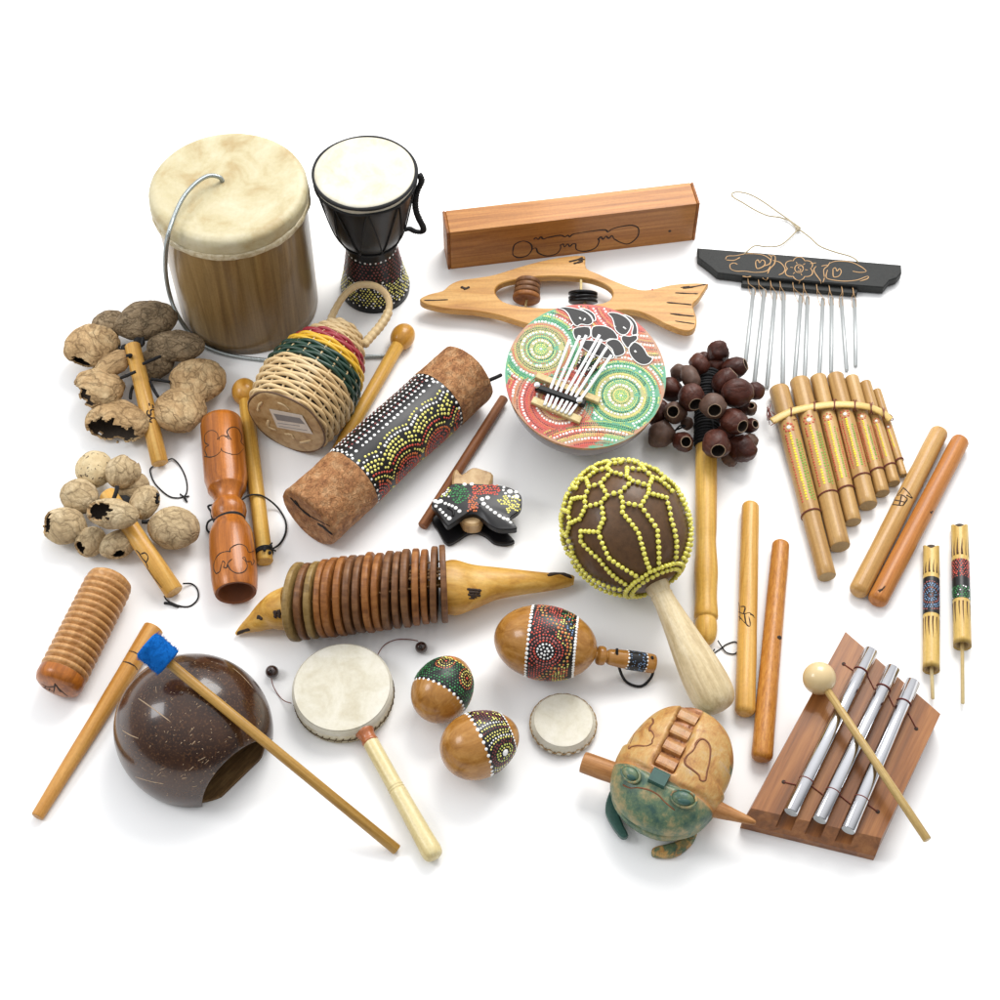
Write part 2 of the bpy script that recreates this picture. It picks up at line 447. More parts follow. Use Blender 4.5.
def crackle(name, a, b, c, sc=.16, bs=1.0, rough=.8, vein=.6, st=.35):
    t = NT(name); v = t.coords(); nz = t.n('ShaderNodeTexNoise'); nz.inputs['Scale'].default_value = sc * .55; nz.inputs['Detail'].default_value = 4
    t.l(v, nz.inputs['Vector']); vm = t.n('ShaderNodeVectorMath', operation='MULTIPLY_ADD'); t.l(nz.outputs['Color'], vm.inputs[0]); vm.inputs[1].default_value = (26, 26, 26); t.l(v, vm.inputs[2])
    mp = t.n('ShaderNodeMapping'); mp.inputs['Scale'].default_value = (1, 1, st); t.l(vm.outputs[0], mp.inputs['Vector'])
    vo = t.n('ShaderNodeTexVoronoi', feature='DISTANCE_TO_EDGE'); vo.inputs['Scale'].default_value = sc; t.l(mp.outputs[0], vo.inputs['Vector'])
    v2 = t.n('ShaderNodeTexVoronoi', feature='DISTANCE_TO_EDGE'); v2.inputs['Scale'].default_value = sc * 2.3; t.l(mp.outputs[0], v2.inputs['Vector'])
    w = t.noise(mp.outputs[0], sc * 3.2, 6, .75, .4)
    k = t.ramp(t.noise(v, sc * .5, 4), [(.3, a), (.5, b), (.7, c)])
    e = t.ramp(vo.outputs['Distance'], [(0, (.18, .14, .1)), (.045, (.7, .68, .64)), (.12, (1, 1, 1))]); e2 = t.ramp(v2.outputs['Distance'], [(0, (.5, .46, .4)), (.1, (1, 1, 1))])
    k = t.mix(vein, k, e, 'MULTIPLY'); k = t.mix(vein * .8, k, e2, 'MULTIPLY'); k = t.mix(.6, k, t.ramp(w, [(.35, (.5, .46, .4)), (.6, (1, 1, 1))]), 'MULTIPLY')
    t.base(k); b1 = t.bump(e, bs * .8, .0012); b2 = t.bump(e2, bs * .5, .0008, b1); t.bump(w, bs, .0016, b2); return t.set(rough, spec=.25)
mk('nut', crackle('wrinkled_nutshell', hx('#b8966a',.86), hx('#d2b082',.86), hx('#e2c89c',.86), .085, bs=.7, vein=.55))
mk('nut_dark', crackle('dark_wrinkled_nutshell', hx('#807058',.82), hx('#a08a6c',.82), hx('#bca686',.82), .12, vein=.62, bs=.9))
mk('nut_in_and_gap_shade', plain('nut_inside_and_gap_shade', (.05, .035, .024), .9, bump=.6, bs=.4))
mk('nut_small', crackle('smooth_nutshell', hx('#bca480',.84), hx('#d0b890',.84), hx('#dcc8a4',.84), .075, .6, vein=.48, st=.6))
mk('seed', crackle('seed_pod_brown', hx('#3c1c14', .66), hx('#562a1e', .7), hx('#6c4034', .7), .07, .3, .38, vein=.35, st=.5))
mk('seed_rough', plain('seed_pod_rough', hx('#5d4234', .8), .6, .05, var=.5, vs=.25, bump=.5, bs=.7))
mk('seed_rim', plain('seed_pod_rim', hx('#b59a80', .7), .7))
mk('bark', crackle('bark_brown', hx('#9c6842', 1.0), hx('#c48c5c', 1.0), hx('#dcae80', 1.0), .2, 1.0, .5, vein=.26, st=.1))
def coconut():
    t = NT('polished_coconut'); v = t.coords(); f = t.noise(v, .03, 4, .6)
    k = t.ramp(f, [(.35, (.022, .008, .004)), (.6, (.05, .02, .009))])
    g = t.noise(v, .5, 2, .5); k = t.mix(t.ramp(g, [(.54, (0, 0, 0)), (.66, (.8, .8, .8))]), k, (.1, .045, .018))
    t.base(k); return t.set(.24, .35, spec=.35, crough=.06)
mk('coconut', coconut())
mk('fleck', plain('coconut_fleck', hx('#c4a684', .75), .4))
mk('coconut_raw', wood('coconut_inside', hx('#8c6f4c'), hx('#6e5234'), hx('#45301c'), .3, .12, .75, axis=0))
mk('gourd', plain('coconut_gourd', hx('#66492f', .72), .42, .08, var=.5, vs=.16, bump=.4, bs=.6, spec=.3))
mk('brown_shell', plain('bowl_shell', hx('#77686a', .75), .3, .4, var=.25, vs=.03))
def beadm():
    t = NT('yellow_glass_bead'); t.base(hx('#f3ec62', 1.0))
    t.b.inputs['Transmission Weight'].default_value = .22; return t.set(.1, .7)
mk('bead', beadm())
mk('dark_bead', plain('dark_wood_bead', (.03, .012, .009), .25, .5))
mk('wicker', wood('wicker', hx('#f4dfc4',.85), hx('#e8cca6',.85), hx('#c9a478',.85), .25, .05, .5, fib=.3))
mk('wicker_red', plain('wicker_red', hx('#a02a36', .85), .45, .15))
mk('wicker_yellow', plain('wicker_yellow', hx('#e3b32a', .85), .45, .15))
mk('wicker_green', plain('wicker_green', hx('#173c2c', .85), .4, .2))
mk('gourd_disc', skin('gourd_disc', hx('#d0b284'), hx('#bd9a69'), hx('#967044'), .09))
mk('paper', plain('paper_label', hx('#e6ded2'), .6))
mk('grey_ink', plain('grey_ink', hx('#8f8d8d'), .6))
def painted(name, rough=.35, coat=.3):
    t = NT(name); a = t.n('ShaderNodeAttribute', attribute_name='paint'); f = t.noise(t.coords(), .4, 4)
    t.base(t.mix(.3, a.outputs['Color'], t.ramp(f, [(.3, (.6, .6, .58)), (.6, (1, 1, 1))]), 'MULTIPLY')); t.bump(f, .15, .0004); return t.set(rough, coat)
mk('painted_disc', painted('painted_disc'))
def frogm():
    t = NT('weathered_frog_paint'); v = t.coords(); f = t.noise(v, .11, 7, .72, .7); g = t.noise(v, .035, 4, .6)
    a = t.n('ShaderNodeAttribute', attribute_name='paint')
    sp = t.n('ShaderNodeSeparateColor'); t.l(a.outputs['Color'], sp.inputs[0])
    tan = t.ramp(t.noise(v, .06, 7, .72, .5), [(.34, hx('#a8703c', .75)), (.46, hx('#c9944f', .78)), (.56, hx('#d2aa66', .78)), (.68, hx('#c8a888', .8))])
    grn = t.ramp(t.noise(v, .06, 6, .7), [(.36, hx('#2f5a50', .68)), (.5, hx('#66805e', .7)), (.64, hx('#ad9c6c', .75))])
    ad = t.n('ShaderNodeMath', operation='ADD'); t.l(sp.outputs[0], ad.inputs[0]); mu = t.n('ShaderNodeMath', operation='MULTIPLY_ADD'); t.l(f, mu.inputs[0]); mu.inputs[1].default_value = 1.6; mu.inputs[2].default_value = -.8
    t.l(mu.outputs[0], ad.inputs[1])
    k = t.mix(t.ramp(ad.outputs[0], [(.4, (0, 0, 0)), (.6, (1, 1, 1))]), tan, grn)
    k = t.mix(sp.outputs[1], k, t.ramp(f, [(.35, hx('#8a5226', .6)), (.6, hx('#c07c44', .75))]))
    fi = t.noise(t.coords((1, 1, .15)), .8, 3, .7); k = t.mix(.35, k, t.ramp(fi, [(.3, (.5, .45, .38)), (.6, (1, 1, 1))]), 'MULTIPLY')
    t.base(k); t.bump(fi, .3, .0006); return t.set(.48, .12)
mk('frog', frogm())
mk('frog_dark', plain('frog_dark_green', hx('#2d5a50', .7), .4, .2, var=.4, vs=.3))
mk('frog_brown', plain('frog_brown_line', hx('#8a5028', .7), .6, var=.4, vs=.2))
G = M_.get
def g(k): return M_[k]

mk('white_metal', plain('bright_nickel', (.86,.87,.88), .35, metal=.35, var=.05))
mk('orange_in', plain('block_hollow', hx('#8a4f28',.7), .7, var=.3, vs=.1))
mk('egg_head', wood('mallet_head_wood', hx('#dfae68'), hx('#cf9648'), hx('#b27a34'), .09, .2, .3, .3, fib=.15))
mk('gourd_rim', plain('dark_gourd_rim', hx('#6b5038',.8), .6, var=.3))
mk('guiro_wood', wood('guiro_wood', hx('#deb084'), hx('#cb9766'), hx('#a47044'), .16, .05, .42, .1, fib=.4))
mk('stitch', plain('brown_stitch', hx('#6e5a40',.8), .8))
mk('lace', plain('tan_lace', hx('#a88a62',.8), .8))
mk('pale_stick', wood('pale_stick', hx('#f0e2c0'), hx('#e4d2a6'), hx('#cdb585'), .1, .05, .35, .2, fib=.15))
mk('pale_handle', wood('pale_handle', hx('#ecdcc4',.86), hx('#ddc9aa',.86), hx('#bea684',.84), .12, .1, .4, .12, fib=.25))
mk('pale_bamboo', wood('pale_bamboo', hx('#dcc394'), hx('#c7a873'), hx('#a5824e'), .3, .02, .4, .1, fib=.35))
mk('cream_ball', plain('cream_wood_ball', hx('#dcc290',.85), .3, .35, var=.08, vs=.08))
mk('bamboo_end', plain('cut_bamboo_end', hx('#b39768',.8), .65, var=.25, vs=.4))
mk('red_paint', plain('thin_red_dots', hx('#c9583e',.8), .5))
mk('yellow_paint', plain('thin_yellow_dots', hx('#f0dc2c',.9), .45))
mk('green_paint', plain('thin_green_dots', hx('#7fae3e',.8), .5))
mk('burn_brown', plain('scorched_bamboo', hx('#5a3414',.7), .7, var=.3))
mk('rasp_wood', wood('rasp_wood', hx('#c99468'), hx('#b07a4c'), hx('#885832'), .25, .05, .5, .05, fib=.4))
mk('frog_ridge', plain('frog_ridge_wood', hx('#b98050',.75), .5, .05, var=.35, vs=.15))
def boxwood():
    t = NT('chime_block_wood'); v = t.coords((1, 1, .06)); f = t.noise(v, .1, 5, .6, .5)
    c = t.ramp(f, [(.3, hx('#b87c44',.78)), (.52, hx('#9a6030',.76)), (.75, hx('#6c4020',.74))]); gg = t.noise(t.coords((1, 1, .03)), .9, 3, .7)
    t.base(t.mix(.3, c, t.ramp(gg, [(.3, (.4, .35, .3)), (.62, (1, 1, 1))]), 'MULTIPLY')); t.bump(gg, .2, .0004); return t.set(.36, .1, spec=.3)
mk('chime_wood_l', boxwood())
def spotnut():
    t = NT('spotted_nutshell'); v = t.coords(); f = t.noise(v, .12, 4); p = t.noise(v, .28, 3, .6, .5)
    k = t.ramp(f, [(.3, hx('#cbb286')), (.7, hx('#e0cda4'))]); k = t.mix(t.ramp(p, [(.60, (0,0,0)), (.66, (1,1,1))]), k, (.05,.035,.025))
    t.base(k); t.bump(p, .6, .001); return t.set(.8, spec=.3)
mk('nut_spot', spotnut())
# solids that need a real cut are made first
hc = 22; Cc = W(194, 730, hc); s = S(Cc); Rc = 77.5 * s
def dome(r, flip=False, nu=120, nv=60):
    mb = MB(); zb = -hc + .4; pf = []
    a0 = math.asin(zb / r)
    for i in range(nv + 1): a = a0 + (PI / 2 - a0) * i / nv; pf.append((max(.05, r * cos(a)), r * sin(a)))
    return pf
M = Matrix.Translation(Cc)
wob = lambda v: 0
po = dome(Rc); pi_ = dome(Rc - 4.5)
dm = MB(); so = [(r, z) for r, z in po]
vs = []; n = 128
prof = so + [(r, z) for r, z in reversed(pi_)]
matl = []
for (r, z) in prof:
    for j in range(n):
        a = 2 * PI * j / n; k = 1 + .02 * cos(2 * a + .6) + .012 * noise.noise((cos(a), sin(a), z * .01)); vs.append((r * k * cos(a), r * k * sin(a), z))
fs = grid_faces(len(prof), n); nout = (len(so) - 1) * n
last = (len(prof) - 1) * n
fs += [(last + j, last + (j + 1) % n, (j + 1) % n, j) for j in range(n)]
dm.add(vs, fs, M, None, True, None, None, [g('coconut') if i < nout else g('coconut_raw') for i in range(len(fs))])
# the arched opening at the front right: an elliptic bore through the wall
CH0, CH1 = W(212, 806, 2), W(271, 749, 2); CHM = (CH0 + CH1) / 2; chd = (CH1 - CH0).normalized(); bd = (CAM - CHM).normalized()
dcut = MB(); lathe(dcut, [(1, -30), (1, 160)], fr(CHM + Vector((2, -2, 0)), bd, chd) @ Matrix.Diagonal((45, 22, 1, 1)), g('coconut_raw'), 72)

q = crop(730, 620, 4)
hb = 27; TL, TR, BR, BL = [W(*q(*p), hb) for p in ((462, 47), (842, 376), (606, 872), (84, 752))]
FL, FR_ = W(*q(40, 832), 0), W(*q(573, 962), 0)
C0 = Vector((TL.x + BR.x, TL.y + BR.y, 0)) / 2; Mt = Matrix.Translation(C0)
lz = lambda p, z: Vector((p.x - C0.x, p.y - C0.y, z))
# block with a chamfered front edge
fb = 9
v_ = [lz(TL, 0), lz(TR, 0), lz(FR_, 0), lz(FL, 0), lz(TL, hb), lz(TR, hb), lz(BR, hb), lz(BL, hb), lz(FL, fb), lz(FR_, fb)]
# keep the front ledge vertical up to fb then slope to the top edge
f_ = [(3, 2, 1, 0), (4, 7, 6, 5), (0, 1, 5, 4), (1, 2, 9, 6, 5), (0, 4, 7, 8, 3), (3, 8, 9, 2), (8, 7, 6, 9)]
bm_ = MB(); bm_.add(v_, [f[::-1] for f in f_], Mt, g('chime_wood'), False)
bars = [((565, 122), (243, 770)), ((653, 192), (358, 800)), ((733, 246), (472, 842))]; rb_ = 6.3
cs = []
for k, (a, b) in enumerate(bars):
    A, E = W(*q(*a), hb), W(*q(*b), hb); d = (E - A).normalized(); A2 = A - d * 60; E2 = E + d * 60; c = MB(); L_ = (E2 - A2).length
    off = 0
    prism(c, [(-9, -6.6), (9, -6.6), (9, 6.6), (-9, 6.6)], 0, L_, fr((A2 + ZUP * 2), E2 - A2, ZUP) @ Matrix.Translation((-7 + 1, 0, 0)), g('chime_wood'), 0); cs.append(c)

R_DOME, R_BASE = cut_all([(dm, [dcut]), (bm_, cs)])
# ================================================================== SETTING
tb = MB(); 
tb.add([(-6000, -4000, 0), (6000, -4000, 0), (6000, 9000, 0), (-6000, 9000, 0)], [(0, 1, 2, 3)], None, None)
wt = NT('white_paper_sweep'); wt.base((.86, .86, .855)); wt.set(.9, spec=.2)
tb.m = [wt.m]
floor = tb.build('table_surface', None, Vector()); floor['kind'] = 'structure'

def cordloop(parent, pts, r=.7, mat='black_cord', name='cord', k=7, closed=False):
    return tube(MB(), [W(*p) if len(p) == 3 else W(*p, r + .2) for p in pts], r, g(mat), 6, k, closed).build(name, parent)

# ================================================================== BIG DRUM with a spring
B = W(250, 303, 0); Rb = 68 * S(B); H = Hof(B, 184.5); T = B + ZUP * H; Rt = 78.6 * S(T)
t = thing('skin_drum', 'large brown wooden drum with a tan goatskin head and a coiled steel spring', 'drum', B)
M = upright(B)
pr = [(Rb - 3, 0), (Rb, 1.5)] + [(Rb + (Rt - 2 - Rb) * i / 10, 2 + (H - 26) * i / 10) for i in range(1, 11)] + [(Rt - 2, H - 18)]
m = MB(); lathe(m, pr, M, g('drum_brown'), 72); m.build('drum_shell', t)
m = MB(); pr = sprof([(Rt - 1.4, H - 21), (Rt + .6, H - 17), (Rt + 1, H - 9), (Rt - .6, H - 3.5), (Rt - 5, H - .6), (Rt - 12, H), (Rt * .5, H - .6), (0.2, H - 1)], 4)
lathe(m, pr, M, g('skin_tan'), 80, lambda r, a, z: (.8 * noise.noise((cos(a) * 2, sin(a) * 2, z * .1)) + .55 * noise.noise((cos(a) * 9, sin(a) * 9, z * .05))) if z < H - 5 else (.25 * noise.noise((cos(a) * 6, sin(a) * 6, 0)) if z < H - .5 else 0), caps=False); m.build('drum_skin', t)
m = MB(); lathe(m, sprof([(Rt - 1, H - 26), (Rt + 1.4, H - 25.2), (Rt + 1.8, H - 22), (Rt + 1.5, H - 19), (Rt, H - 18)], 3), M, g('skin_band'), 90,
      lambda r, a, z: 1.3 * noise.noise((cos(a) * 7, sin(a) * 7, z * .2)), caps=False); m.build('skin_band', t)
pts = [W(223, 182, H - 2), W(219, 177, H + 6), W(208, 176, H + 12), W(195, 184, H + 14), W(183, 198, H + 13), W(174, 217, H + 9), W(168, 236, H + 3)]
ax = lambda h: B + (T - B) * 0
for px, py in ((165.5, 256), (166, 276), (170, 296), (177, 314)):
    p = on_cyl(px, py, B, Rt + 5); pts.append(p)
pts += [W(188, 331, 8), W(203, 345, 3.5), W(225, 354, 2.6), W(255, 359, 2.4), W(290, 361, 2.4), W(330, 360, 2.4), W(360, 357, 2.4), W(386, 356, 2.4)]
sp = smooth_pts(pts, 60); 
# resample evenly, ridge the radius so that it reads as a coil
L = [0]; 
for i in range(1, len(sp)): L.append(L[-1] + (sp[i] - sp[i - 1]).length)
out = []; d = 0; i = 0; step = .52
while d < L[-1] - 1:
    while L[i + 1] < d: i += 1
    out.append(sp[i].lerp(sp[i + 1], (d - L[i]) / max(1e-6, L[i + 1] - L[i]))); d += step
nn = len(out)
tube(MB(), out, lambda q: 2.05 + (.38 if int(q * (nn - 1) + .5) % 3 == 0 else -.25), g('spring'), 8).build('spring', t)

# ================================================================== DJEMBE
B = W(375.5, 288, 0); H = Hof(B, 171); T = B + ZUP * H; s = S(B); rt = 50 * S(T); rb = 34.2 * S(B)
t = thing('djembe_drum', 'small black goblet drum with white head, rope handle and dotted foot', 'drum', B)
M = upright(B); zn = H * .43; rn = 25 * S(B + ZUP * zn)
prof = sprof([(rb, 0), (rb + .3, 7), (rb - 1.6, 14), (rn + 3.5, zn * .6), (rn, zn), (rn + 2.5, zn + 5), (rn + 12, H * .58), (rt - 5, H * .78), (rt - 1.5, H * .9), (rt - 1, H - 6)], 5)
m = MB(); lathe(m, prof, M, g('black_lacquer'), 64); rf = rfun(prof)
D = Dots(surf_lathe(M, rf, 30)); U = 30 * PI
D.line([(-U, zn - 8), (U, zn - 8)], 1.35, g('white_dot'), 1.5)
for cu, cv, a in ((8, zn * .42, 1), (-25, zn * .42, 1), (42, zn * .42, 1), (-60, zn * .42, 1), (75, zn * .42, 1)):
    D.ring(cu, cv, 6, 1.05, g('white_dot'), 1.25, -1.2, 4.0); D.put(cu + 1.5, cv - 2.4, 1, g('white_dot')); 
D.fill(-U, U, zn * .46, zn - 8, 1.35, lambda u, v: g('brown_dot') if v > zn * .5 + 3 * sin(u * .18) else (g('white_dot') if R() < .3 else None), 1.6)
D.line([(-U, 9), (U, 9)], 1.3, g('white_dot'), 1.3)
D.fill(-U, U, 10, zn * .5, 1.3, lambda u, v: g('white_dot') if R() < .2 else g('yellow_dot'), 1.32)
D.emit(m); m.build('drum_shell', t)
m = MB(); lathe(m, sprof([(rt - .6, H - 12), (rt + .6, H - 11.5), (rt + .9, H - 5), (rt + .6, H - 1.5), (rt - 2, H), (rt - 8, H + .1), (.1, H)], 3), M, g('skin_white'), 64, caps=False); m.build('drum_skin', t)
def ringpts(M, r, z, n=60, wz=0, k=0): return [M @ Vector(((r) * cos(2 * PI * i / n), (r) * sin(2 * PI * i / n), z + wz * sin(k * 2 * PI * i / n))) for i in range(n)]
m = MB(); tube(m, ringpts(M, rt + 1.6, H - 2.5), lambda q: 1.9 + .3 * sin(q * 400), g('black_cord'), 8, closed=True)
tube(m, ringpts(M, rt + 1.3, H - 10.5, 60, .6, 7), 1.5, g('black_cord'), 6, closed=True); m.build('rope_ring', t)
m = MB(); zz = zn + 9; N = 9
tube(m, ringpts(M, rf(zz) + 1.0, zz), 1.0, g('black_cord'), 6, closed=True)
for i in range(N):
    a0 = 2 * PI * (i + .12) / N; pp = []
    for s_ in (-1, 1):
        P = []
        for q in range(9):
            w = q / 8; z = (H - 10) + (zz - H + 10) * w; a = a0 + s_ * w * PI / N; r = rf(z) + 1.0
            P.append(M @ Vector((r * cos(a), r * sin(a), z)))
        tube(m, P, .75, g('black_cord'), 5)
m.build('tension_rope', t)
q = crop(300, 130, 5.263); pts = []
side = T - B
for (x, y), hh in zip([(628, 235), (640, 270), (618, 320), (608, 370), (610, 420), (628, 470), (648, 510), (645, 535), (610, 535), (575, 520), (555, 525)], (H - 3, H - 10, H - 22, H - 32, H - 42, H - 52, H - 60, H - 66, H - 67, H - 66, H - 66)):
    a, b = q(x, y); d = ray(a, b); n = Vector((0, -1, 0)); pts.append(on_plane(a, b, B, n) + Vector((0, 0, 0)))
P = smooth_pts(pts, 12)
m = MB()
for k3 in range(3):
    Q = []
    for i, p in enumerate(P):
        ph = i * .62 + k3 * 2 * PI / 3; Q.append(p + Vector((cos(ph), sin(ph) * .9, .4 * cos(ph + 1))) * 1.9)
    tube(m, Q, 1.7, g('black_cord'), 6)
m.build('rope_handle', t)

# ================================================================== WOODEN BOX RATTLE
A = W(448, 269.5, 0); C = W(695, 240, 0); h = Hof(A, 233); u = (C - A).normalized(); n = Vector((-u.y, u.x, 0)); Ln = (C - A).length
w = 10
for _ in range(60):
    if PXY(A + n * w + ZUP * h)[1] > 211.5: w += .8
t = thing('box_rattle', 'long square wooden box with cloud outlines burnt into its front', 'shaker', (A + C) / 2 + n * w / 2)
M = fr(A + n * w / 2 + ZUP * h / 2, u, ZUP)   # z along, x up, y = z cross x = towards -n
e = 3.2
m = MB(); prism(m, [(-h / 2, -w / 2), (h / 2, -w / 2), (h / 2, w / 2), (-h / 2, w / 2)], e, Ln - e, M, g('box_wood'), .9); bv = m.bvh()
q = crop(400, 160, 3.125)
cl = [[(352, 290), (358, 265), (385, 253), (408, 262), (412, 280), (398, 298), (372, 305), (355, 298), (352, 290)],
      [(412, 280), (425, 275), (432, 290), (460, 300), (490, 292), (502, 275), (500, 265)], [(418, 248), (425, 243), (432, 248), (440, 240), (448, 247), (458, 243)],
      [(500, 268), (510, 262), (514, 272), (524, 262), (530, 270), (540, 262), (550, 262)], [(458, 243), (500, 235), (515, 240), (525, 235), (530, 240), (540, 232), (560, 228)],
      [(550, 262), (552, 280), (580, 285), (610, 275), (622, 255), (618, 245)], [(618, 250), (628, 240), (634, 248), (644, 238), (652, 245), (662, 236), (668, 246)],
      [(560, 228), (600, 222), (640, 218), (650, 225), (662, 216), (690, 208), (725, 204), (745, 214), (742, 240), (715, 262), (690, 258), (675, 250), (668, 246)]]
for c in cl: scribe(m, bv, [q(*p) for p in c], .85, g('burn'))
hh, nn_ = hit(bv, *q(843, 222)); dot(m, hh, nn_, 2.4, g('burn'), 8, .05)
m.build('box_body', t)
for z0, z1 in ((0, e - .05), (Ln - e + .05, Ln)):
    m = MB(); k = .15; prism(m, [(-h / 2, -w / 2 - k), (h / 2 + k, -w / 2 - k), (h / 2 + k, w / 2 + k), (-h / 2, w / 2 + k)], z0, z1, M, g('box_end'), .7); m.build('end_plate', t)

# ================================================================== DOLPHIN RATTLE
q = crop(400, 180, 3.226)
ol = [(66, 381), (95, 367), (138, 356), (162, 336), (195, 322), (250, 314), (310, 303), (400, 275), (480, 255), (545, 245), (588, 243), (598, 250), (601, 283), (640, 302), (700, 328), (765, 351), (810, 352), (870, 338), (930, 332), (990, 333), (990, 342), (965, 380), (945, 402), (954, 435), (957, 462), (945, 483), (915, 486), (860, 466), (810, 440), (760, 422), (700, 420), (630, 436), (540, 460), (450, 468), (405, 462), (370, 452), (310, 434), (240, 422), (160, 416), (100, 405), (70, 394)]
ho = [(308, 365), (311, 345), (335, 330), (380, 320), (450, 311), (520, 310), (600, 316), (650, 331), (680, 350), (686, 373), (668, 392), (620, 402), (540, 410), (460, 412), (380, 405), (330, 390)]
hz = 21; th = 9
C0 = W(*q(530, 370), hz)
def fl2(x, y): p = W(*q(x, y), hz); return (p.x - C0.x, p.y - C0.y)
def smooth2(L, k=3): return [(p.x, p.y) for p in smooth_pts([Vector((*a, 0)) for a in L], k, True)]
t = thing('dolphin_rattle', 'flat wooden dolphin cut-out with nutshell discs strung in its belly slot', 'rattle', C0)
M = Matrix.Translation(C0)
m = MB(); prism(m, smooth2([fl2(*p) for p in ol]), -th, 0, M, g('dolphin_wood'), 1.0, [smooth2([fl2(*p) for p in ho])]); bv = m.bvh()
def on_top(bv): pass
for c, r in (([(78, 388), (110, 388), (155, 386)], .9), ([(196, 345), (212, 350), (224, 345)], 1.6), ([(205, 353), (218, 349)], 1.4), ([(545, 264), (570, 258), (590, 250)], 1.2), ([(560, 270), (590, 262)], 1.5), ([(575, 258), (596, 256)], 1.4), ([(912, 350), (950, 344), (988, 336)], 1.1), ([(888, 364), (925, 366), (962, 367)], .9), ([(860, 395), (905, 399), (946, 403)], .9), ([(872, 431), (910, 436), (950, 440)], 1.1), ([(888, 455), (920, 460), (950, 464)], .8), ([(905, 347), (935, 343)], .8)):
    scribe(m, bv, [q(*p) for p in c], r, g('burn'), 4, .03)
m.build('dolphin_board', t)
def lens(c, z, rad, th, mt, dish=.1, n=28):
    mm = MB(); M = fr(c, z)
    lathe(mm, sprof([(.1, -th / 2 + dish), (rad * .6, -th / 2 + dish * .5), (rad - 1, -th / 2), (rad, 0), (rad - 1, th / 2), (rad * .6, th / 2 - dish), (.1, th / 2 - dish * 2)], 3), M, g(mt), n, lambda r, a, z: .03 * r * noise.noise((cos(a) * 1.5, sin(a) * 1.5, c.x)), caps=False); return mm
dirn = Vector((.1, .93, .25)).normalized(); p0 = W(*q(408, 380), 17)
for i in range(4):
    c = p0 + dirn * (i * 6.0); lens(c, dirn + Vector((rr(-.06, .06), 0, rr(-.05, .05))), 15.2 - .5 * i, 5.4, 'plate_b' if i else 'plate_a', .8).build('shell_disc', t)
m = MB(); tube(m, [W(*q(425, 318), 16), p0 - dirn * 8, W(*q(405, 408), 16)], 1.1, g('pale_wood'), 7); m.build('pin', t)
d2 = Vector((0, .8, .5)).normalized(); p1 = W(*q(590, 392), 16)
for i in range(3): lens(p1 + d2 * (i * 4.2), d2 + Vector((rr(-.05, .05), 0, rr(-.04, .04))), 16, 3.3, 'black_lacquer', .2).build('shell_disc', t)
m = MB(); tube(m, [W(*q(584, 315), 17), p1 + d2 * 6 + Vector((-2, 0, 0)), W(*q(600, 404), 15)], 1.5, g('pale_wood'), 7); m.build('pin', t)

# ================================================================== KALIMBA
q = crop(490, 290, 5.263)
hc = 80; Cc = W(585.5, 375.5, hc); s = S(Cc); Rk = 80.5 * s; tau = math.radians(12.5)
nk = Vector((.02, -sin(tau), cos(tau))).normalized()
t = thing('kalimba', 'round thumb piano with green and red dot painting and white metal keys', 'thumb piano', Cc)
M = fr(Cc, nk, Vector((0, 1, 0)))     # x = up the picture, y = z cross x  -> left
M = fr(Cc, nk, Vector((1, 0, 0)))     # x right, y up
depth = Cc.z - 2
m = MB(); pr = []
for i in range(0, 19):
    a = PI / 2 * i / 18; pr.append((max(.05, (Rk - 2) * sin(a)), -4 - (depth - 6) * cos(a) ** .9))
pr = pr[:-1] + [(Rk - 2, -4)]
lathe(m, pr, M, g('brown_shell'), 64, caps=False); m.build('bowl', t)
def kp(x, y):
    p = on_plane(*q(x, y), Cc, nk); l = M.inverted() @ p; return (l.x, l.y)
kA, kB, kC = kp(268, 313), kp(688, 558), kp(368, 590)
def kd(a, b): return sqrt((a[0] - b[0]) ** 2 + (a[1] - b[1]) ** 2)
cg, cg2, cy, cr_, co, cgy = hx('#5fb088', .75), hx('#7cba7c', .75), hx('#c6c07c', .75), hx('#cf5a4a', .75), hx('#c99674', .75), hx('#8fa88a', .75)
def kcol(x, y, z=0):
    p = (x, y); a, b, c = kd(p, kA), kd(p, kB), kd(p, kC)
    if a < 39: return [cg2, cy, cg, cy, co, cg, cg2][min(6, int(a / 6))]
    if b < 44: return [cg2, cy, cg, cy, cg, cg, co][min(6, int(b / 6.5))]
    if c < 56: return [cr_, cr_, co, cr_, cr_, co, cr_][min(6, int(c / 8))]
    if y > 12 and x > -28: return cr_ if (y > x * .35 + 28) else co
    return cg if noise.noise((x * .06, y * .06, 2)) > -.1 else cgy
m = MB(); nr = 70; vs = []
for i in range(nr + 1):
    for j in range(160):
        a = 2 * PI * j / 160; r = Rk * i / nr; vs.append((r * cos(a), r * sin(a), 1.2))
m.add(vs, grid_faces(nr + 1, 160), M, g('painted_disc'), False, [kcol(*v) for v in vs])
lathe(m, [(Rk - 1.5, -4), (Rk - .2, -3.2), (Rk, .8), (Rk - .1, 1.2)], M, g('tan_wood'), 96, caps=False)
bk = m.bvh()
D = Dots(surf_plane(M, 1.25)); inn = lambda u, v: u * u + v * v < (Rk - 2.2) ** 2
